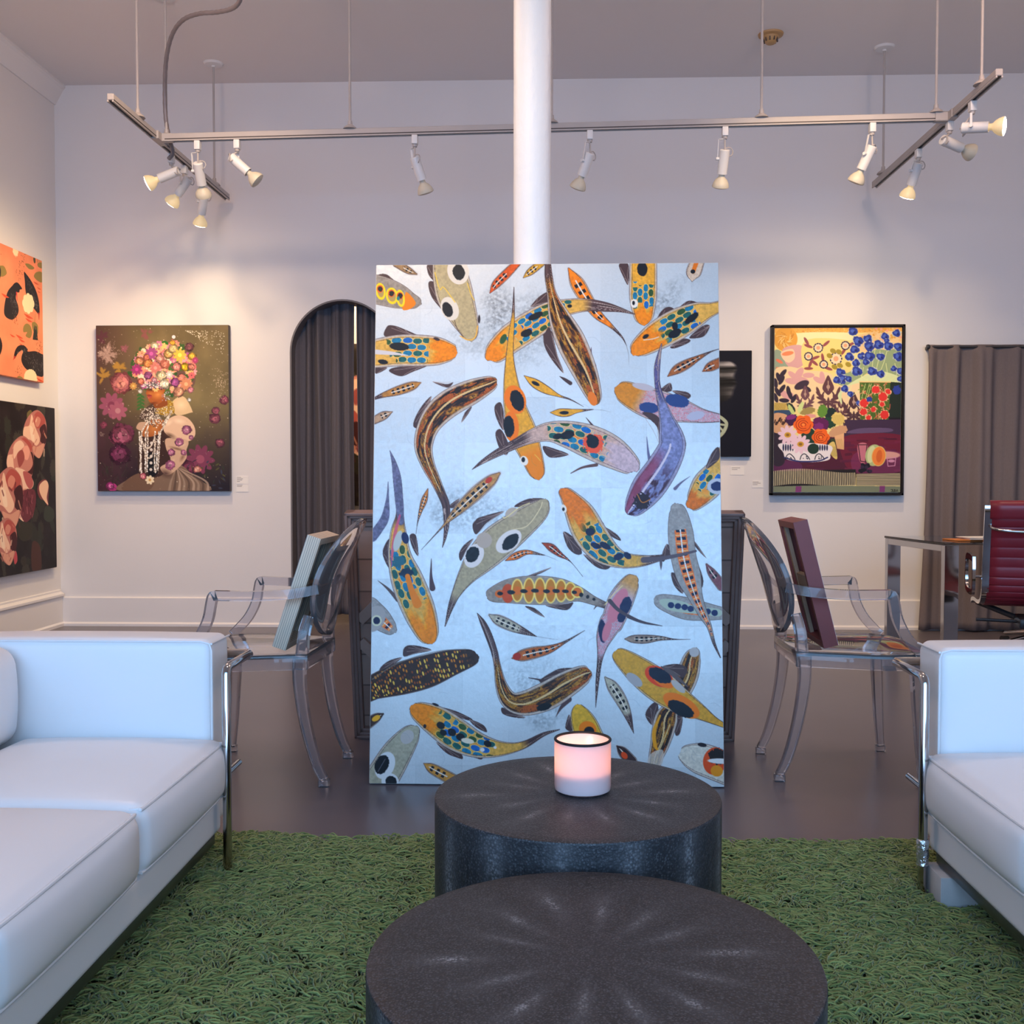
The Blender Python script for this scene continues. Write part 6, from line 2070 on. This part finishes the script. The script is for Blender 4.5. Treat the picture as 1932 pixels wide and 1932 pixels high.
# ---------------------------------------------------------------- sofas
def sofa(label, xf, yc, rz, patched):
    """frame post plane at local x = 0, seat opens to +x, length along y"""
    t = thing('sofa', label, 'sofa', (xf, yc, 0), rz, 'white leather sofas')
    IN, OUT = .90, 1.075            # arm inner and outer faces
    pw = IN * 2 / 3
    for s_ in (-1, 1):
        o = B().soft(.36, (OUT - IN) / 2 - .003, .262, .028, 8, .006, .0, (-.416, s_ * (IN + OUT) / 2, .388)).obj('arm_cushion', M_white, t)
        yi = s_ * (IN + .008)
        pts = [(-.75, yi, .646), (-.085, yi, .646), (-.062, yi, .640), (-.056, yi, .622), (-.056, yi, .30)]
        B().tube(pts, .0035, 8).obj('piping', M_pipe, o)
        yo = s_ * (OUT - .010)
        B().tube([(-.056, yi, .640), (-.056, yo, .640)], .003, 8).obj('piping', M_pipe, o)
    for k in (-1, 0, 1):
        o = B().soft(.285, pw / 2 - .002, .080, .036, 12, .030, .018, (-.295, k * pw, .305)).obj('seat_cushion', M_white, t)
        y0, y1 = k * pw - pw / 2 + .012, k * pw + pw / 2 - .012
        for z in (.374, .236):
            pts = catmull([(-.045, y0 + .004, z), (-.026, y0 + .010, z), (-.018, y0 + .03, z), (-.0135, (y0 + y1) / 2, z + (.004 if z > .3 else 0)), (-.018, y1 - .03, z), (-.026, y1 - .010, z), (-.045, y1 - .004, z)], 5)
            B().tube([tuple(p) for p in pts], .0042, 8).obj('piping', M_pipe, o)
        B().soft(.085, pw / 2 - .004, .135, .05, 8, .0, .035, (-.665, k * pw, .505)).obj('back_cushion', M_white, t)
    B().soft(.36, IN - .002, .048, .016, 8, 0, 0, (-.388, 0, .181)).obj('seat_base', M_white, t)
    B().soft(.035, OUT - .01, .25, .02, 8, 0, 0, (-.795, 0, .37)).obj('back_panel', M_white, t)
    py = .857
    for s_ in (-1, 1):
        # front post with its elbows, running round the outside of the arm
        yo = s_ * (OUT + .016)
        yi = s_ * py
        c = .018
        pts = [(0, yi, .022), (0, yi, .585 - c), (0, yi + s_ * c * .3, .585 - c * .3), (0, yi + s_ * c, .585), (0, yo - s_ * c, .585), (-c * .3, yo - s_ * c * .3, .585), (-c, yo, .585), (-.83, yo, .585)]
        o = B().tube(pts, .0118, 14).obj('arm_frame', M_chrome, t)
        if patched and s_ < 0:
            B().lathe([(.0125, .100), (.0155, .104), (.0142, .118), (.0162, .130), (.0145, .150), (.0158, .165), (.0125, .170)], 18, (0, yi, 0)).obj('duct_tape', M_tape, t)['label'] = 'crumpled silver tape'
        B().tube([(0, yi, .300), (0, yo - s_ * .125, .300)], .0085, 10).obj('side_bar', M_chrome, t)
        B().tube([(-.83, yo, .585), (-.845, yo - s_ * .01, .57), (-.845, yo - s_ * .01, .022)], .0118, 12).obj('rear_leg', M_chrome, t)
    B().box(-.058, -.034, -py, py, .108, .136, .003).obj('front_rail', M_dchrome, t)
    B().box(-.84, -.82, -1.06, 1.06, .104, .132, .003).obj('rear_rail', M_dchrome, t)
    return t


sofa('white leather sofa with chrome tube frame along the left wall side', -.856, 1.88, 0, False)
sofa('white leather sofa on the right, one chrome leg patched with silver tape', .962, 1.803, PI, True)
o = B().box(-.09, .09, -.055, .055, 0, .081, .003).obj('riser_block', mat('worn_offwhite_block', (.40, .375, .36), (.52, .49, .47), 25, .7), loc=(1.066, 2.628, .022))
tag(o, 'off-white block wedged under the front of the right sofa', 'block')

# ---------------------------------------------------------------- drum tables and candle
def drum(label, loc, R, H):
    t = thing('drum_table', label, 'coffee table', loc, 0, 'shagreen drum tables')
    B().lathe([(0, H), (R * .3, H), (R * .6, H), (R * .9, H), (R - .004, H), (R - .001, H - .0015), (R, H - .005)], 128).obj('table_top', M_shag_top, t)
    B().lathe([(R, H - .005), (R, H * .7), (R, H * .4), (R, .004), (R - .01, 0), (0, 0)], 128).obj('drum_side', M_shag_side, t)


drum('round dark shagreen drum table with the pink candle on it', (.069, 2.30, .022), .317, .366)
drum('wider, lower round dark shagreen drum table in the foreground', (.073, 1.60, .022), .351, .324)

# candle in a pink glass
q = MatN('pink_frosted_glass')
q.p.inputs['Roughness'].default_value = .3
q.p.inputs['Coat Weight'].default_value = .4
sep = q.n('ShaderNodeSeparateXYZ')
q.l(q.n('ShaderNodeTexCoord').outputs['Object'], sep.inputs[0])
nz = q.noise(q.coord(), 30)
q.l(q.mix(nz, (.90, .75, .74), (.93, .80, .79)), q.p.inputs['Base Color'])
q.p.inputs['Subsurface Weight'].default_value = .0
tr_ = q.n('ShaderNodeBsdfTranslucent')
tr_.inputs['Color'].default_value = (.96, .76, .70, 1)
mx = q.n('ShaderNodeMixShader')
mx.inputs[0].default_value = .5
q.l(q.p.outputs[0], mx.inputs[1])
q.l(tr_.outputs[0], mx.inputs[2])
q.l(mx.outputs[0], q.t.nodes['Material Output'].inputs[0])
M_pink = q.m
M_wax = mat('white_wax', (.80, .74, .74), (.86, .80, .80), 30, .5)
cz = .388
t = thing('candle_jar', 'lit candle in a pink glass with a dark rim on the far drum table', 'candle', (.082, 2.322, cz))
CR, CH = .0635, .118
B().lathe([(0, .002), (CR - .008, .002), (CR - .001, .006), (CR, .014), (CR, CH - .003), (CR - .004, CH - .003), (CR - .004, .010), (CR - .010, .007), (0, .007)], 56).obj('glass', M_pink, t)
B().tube([(CR * .97 * math.cos(2 * PI * i / 56), CR * .97 * math.sin(2 * PI * i / 56), CH - .001) for i in range(56)], .0032, 10, True).obj('rim', M_frame, t)
B().lathe([(0, .008), (CR - .0055, .011), (CR - .0052, .043), (CR - .008, .0465), (CR * .4, .0445), (0, .044)], 48).obj('wax', M_wax, t)
for x, y in ((-.006, 0), (.010, .004)):
    o = B().tube([(x, y, .044), (x + .001, y, .054)], .001, 6).obj('wick', M_black, t)
    B().lathe([(0, .052), (.0026, .056), (.0032, .061), (.0018, .068), (0, .074)], 12, (x, y, 0)).obj('flame', emit_mat('candle_flame', (1, .62, .25), 25), t)
pl_ = bpy.data.lights.new('candle_light', 'POINT')
pl_.energy, pl_.color, pl_.shadow_soft_size = .22, (1, .60, .42), .012
lo = bpy.data.objects.new('candle_light', pl_)
COL.objects.link(lo)
lo.parent = t
lo.location = (-.02, 0, .080)

# ---------------------------------------------------------------- desk and office chairs
t = thing('glass_desk', 'glass-topped desk on wide chrome legs beside the taupe curtain', 'desk', (2.105, 5.56, 0), math.radians(8))
B().box(0, 1.55, 0, .69, .738, .750, .002).obj('glass_top', M_deskglass, t, False)
for x in (.0, 1.465):
    B().box(x + .004, x + .084, .004, .040, 0, .737, .002).obj('leg', M_chrome, t, False)
    B().box(x + .004, x + .084, .650, .686, 0, .737, .002).obj('leg', M_chrome, t, False)
    B().box(x + .004, x + .05, .040, .650, .702, .737, .002).obj('side_rail', M_chrome, t, False)
B().box(.084, 1.47, .644, .680, .702, .737, .002).obj('back_rail', M_chrome, t, False)
o = B().box(0, .24, 0, .15, 0, .007, .001).obj('folder', M_orange, loc=(2.23, 5.70, .7505))
o.rotation_euler = (0, 0, .2)
tag(o, 'flat orange folder lying on the glass desk under white paper', 'folder')
b = B()
for i in range(4):
    b.box(0, .21, 0, .14, i * .003, i * .003 + .002, 0, Matrix.Rotation(.06 * i, 4, 'Z'))
o = b.obj('paper_sheets', M_card, smooth=False, loc=(2.30, 5.71, .758))
tag(o, 'few loose white sheets lying on the orange folder', 'paper')


def star_base(t, z, m):
    B().tube([(0, .05, .10), (0, .05, z)], .026, 16).obj('gas_column', m, t)
    for i in range(5):
        a = 2 * PI * i / 5 + .3
        d = Vector((math.cos(a), math.sin(a), 0))
        c0 = Vector((0, .05, 0))
        B().tube([c0 + Vector((0, 0, .115)), c0 + d * .15 + Vector((0, 0, .10)), c0 + d * .30 + Vector((0, 0, .075))], [.024, .019, .013], 10).obj('base_arm', M_chrome, t)
        p = c0 + d * .30
        B().tube([p + Vector((-.022, 0, .028)), p + Vector((.022, 0, .028))], .028, 16).obj('caster', M_black, t)


t = thing('office_chair', 'red ribbed leather office chair with chrome rails at the glass desk', 'office chair', (2.345, 4.98, 0), math.radians(-16))
pr = catmull([(-.015, .965), (-.030, .955), (-.018, .90), (.012, .80), (.035, .70), (.050, .60), (.070, .535), (.125, .492), (.22, .476), (.36, .474), (.47, .462), (.505, .445)], 8)
pr = np.array(pr)
W2 = .235


def sling(u, v):
    k = u * (len(pr) - 1)
    i = min(int(k), len(pr) - 2)
    p = pr[i] * (1 - k + i) + pr[i + 1] * (k - i)
    d = pr[min(i + 1, len(pr) - 1)] - pr[max(i - 1, 0)]
    nrm = np.array([d[1], -d[0]]) / (np.hypot(*d) + 1e-9)
    rib = .0035 * abs(math.sin(u * 72)) ** .5 if u > .17 else .010
    p = p + nrm * rib
    return Vector(((v - .5) * 2 * W2, p[0], p[1]))


o = B().grid(sling, 220, 8).obj('sling_seat', M_red, t)
md = o.modifiers.new('thickness', 'SOLIDIFY')
md.thickness = .014
md.offset = 1
B().tube([(-W2, -.022, .957), (W2, -.022, .957)], .017, 14).obj('top_roll', M_red, t)
for s_ in (-1, 1):
    x = s_ * (W2 + .008)
    pts = [(x, p[0] - .008, p[1]) for p in pr[6::3]]
    B().tube(pts, 1.0, sec=[(-.010, -.016), (.010, -.016), (.010, .016), (-.010, .016)], up=(1, 0, 0)).obj('side_rail', M_chrome, t)
    xa = s_ * (W2 + .062)
    lp = catmull([(xa, .02, .70), (xa, .03, .56), (xa, .10, .535), (xa, .27, .535), (xa, .33, .56), (xa, .33, .66), (xa, .28, .70), (xa, .12, .705)], 5)
    B().tube([tuple(p) for p in lp], 1.0, closed=True, sec=[(-.014, -.007), (.014, -.007), (.014, .007), (-.014, .007)], up=(1, 0, 0)).obj('armrest', M_chrome, t)
    B().tube([(x, .052, .615), (xa, .045, .615)], .006, 8).obj('arm_pin', M_chrome, t)
    B().tube([(x, .30, .462), (s_ * .06, .12, .40)], .014, 10).obj('seat_strut', M_black, t)
hp = catmull([(-W2, -.022, .870), (-W2 + .02, -.055, .852), (-.14, -.075, .842), (0, -.08, .840), (.14, -.075, .842), (W2 - .02, -.055, .852), (W2, -.022, .870)], 6)
B().tube([tuple(p) for p in hp], .0075, 10).obj('back_handle', M_chrome, t)
b = B()
b.box(-.10, .10, -.02, .20, .375, .425, .012)
b.obj('tilt_mechanism', M_black, t)
B().tube([(-.28, .06, .405), (.05, .06, .400)], .008, 8).obj('lever', M_black, t)
star_base(t, .39, M_black)
t = thing('task_chair', 'black office chair behind the desk, only its rounded top showing', 'office chair', (3.19, 6.72, 0), PI)
B().soft(.23, .03, .21, .028, 8, 0, 0, (0, -.05, .714)).obj('backrest', M_black, t)
B().soft(.24, .23, .035, .03, 8, .01, 0, (0, .18, .46)).obj('seat', M_black, t)
B().tube([(0, -.06, .56), (0, -.05, .44), (0, .08, .40)], .022, 10).obj('back_stem', M_black, t)
star_base(t, .43, M_black)

# ---------------------------------------------------------------- shag rug
RX0, RX1, RY0, RY1 = -1.78, 1.90, .55, 3.03
rug = thing('shag_rug', 'thick grass-green shag rug under the sofas and drum tables', 'rug', (0, 0, 0))
M_rugb = mat('rug_backing', (.045, .065, .018), (.07, .095, .03), 60, .95)
B().box(RX0, RX1, RY0, RY1, .0005, .012, .003).obj('backing', M_rugb, rug)
rs = np.random.default_rng(4)


def pile(n, r0):
    """curling yarns as fine three-sided strands"""
    x = rs.uniform(RX0, RX1, n * 3)
    y = RY0 + (RY1 - RY0) * rs.random(n * 3) ** .9
    vis = np.ones(n * 3, bool)
    for cx, cy_, R in ((.069, 2.30, .30), (.073, 1.60, .335)):
        vis &= np.hypot(x - cx, y - cy_) > R
    vis &= (x > -1.25) & (x < 1.45)
    wt = np.where((x < -.98) | (x > 1.10), .35, 1.0)
    vis &= rs.random(n * 3) < wt
    vis &= ~((np.abs(x - 1.066) < .10) & (np.abs(y - 2.628) < .06))
    x, y = x[vis][:n], y[vis][:n]
    n = len(x)
    ang = 6.28 * fbm(x * 5 + 40, y * 5 + 40, 3, 3) * 2.2 + rs.normal(0, .75, n)
    ln = rs.uniform(.026, .048, n)
    k = 5
    t_ = np.linspace(0, 1, k)[None]
    curl = rs.normal(0, .9, n)[:, None]
    a = ang[:, None] + curl * t_ + .5 * np.sin(t_ * 5 + rs.uniform(0, 6, n)[:, None])
    st = ln[:, None] / (k - 1)
    up = np.interp(t_, [0, .3, .6, 1], [1.25, .55, .05, -.25]) * rs.uniform(.5, 1.05, n)[:, None]
    hz = np.cos(np.clip(up, -1.3, 1.3))
    X = x[:, None] + np.cumsum(np.cos(a) * st * hz, 1)
    Y = y[:, None] + np.cumsum(np.sin(a) * st * hz, 1)
    Z = .008 + np.cumsum(np.sin(np.clip(up, -1.3, 1.3)) * st, 1) + (.022 * fbm(x * 16 + 9, y * 16 + 9, 8, 3))[:, None]
    Y = np.minimum(Y, RY1 + .012)
    Pn = np.stack([X, Y, Z], -1)
    T = np.gradient(Pn, axis=1)
    T /= np.linalg.norm(T, axis=2, keepdims=True) + 1e-9
    s1 = np.cross(T, np.array([0, 0, 1.0]))
    s1 /= np.linalg.norm(s1, axis=2, keepdims=True) + 1e-6
    s2 = np.cross(s1, T)
    r = r0 * rs.uniform(.8, 1.2, n)[:, None] * np.interp(t_, [0, .8, 1], [1, .95, .55])
    V = np.stack([Pn + r[..., None] * (s1 * math.cos(q_) + s2 * math.sin(q_)) for q_ in (PI / 2, PI * 7 / 6, PI * 11 / 6)], 2)
    return V.reshape(-1, 3), n, k


V, n, k = pile(85000, .0023)
base = (np.arange(n) * k * 3)[:, None, None, None]
i_ = np.arange(k - 1)[None, :, None, None] * 3
j_ = np.arange(3)[None, None, :, None]
jn = (j_ + 1) % 3
Q = np.concatenate([base + i_ + j_, base + i_ + jn, base + i_ + 3 + jn, base + i_ + 3 + j_], -1).reshape(-1, 4)
me = bpy.data.meshes.new('pile')
me.vertices.add(len(V))
me.vertices.foreach_set('co', V.astype(np.float32).ravel())
me.loops.add(Q.size)
me.loops.foreach_set('vertex_index', Q.astype(np.int32).ravel())
me.polygons.add(len(Q))
me.polygons.foreach_set('loop_start', np.arange(0, Q.size, 4, dtype=np.int32))
me.polygons.foreach_set('loop_total', np.full(len(Q), 4, dtype=np.int32))
me.polygons.foreach_set('use_smooth', np.ones(len(Q), bool))
me.update(calc_edges=True)
tone = np.repeat(rs.random(n), k * 3)
at = me.attributes.new('yarn_tone', 'FLOAT', 'POINT')
at.data.foreach_set('value', tone.astype(np.float32))
q = MatN('green_yarn')
ya = q.n('ShaderNodeAttribute', attribute_name='yarn_tone')
n2 = q.noise(q.coord(), 2.2, 3)
c_ = q.mix(ya.outputs['Fac'], (.145, .185, .05), (.31, .37, .12))
q.l(q.mix(q.math('MULTIPLY', n2, .5), c_, (.19, .20, .06)), q.p.inputs['Base Color'])
q.p.inputs['Roughness'].default_value = .85
q.p.inputs['Specular IOR Level'].default_value = .2
q.p.inputs['Sheen Weight'].default_value = .2
me.materials.append(q.m)
po_ = bpy.data.objects.new('pile', me)
COL.objects.link(po_)
po_.parent = rug
po_['kind'] = 'stuff'
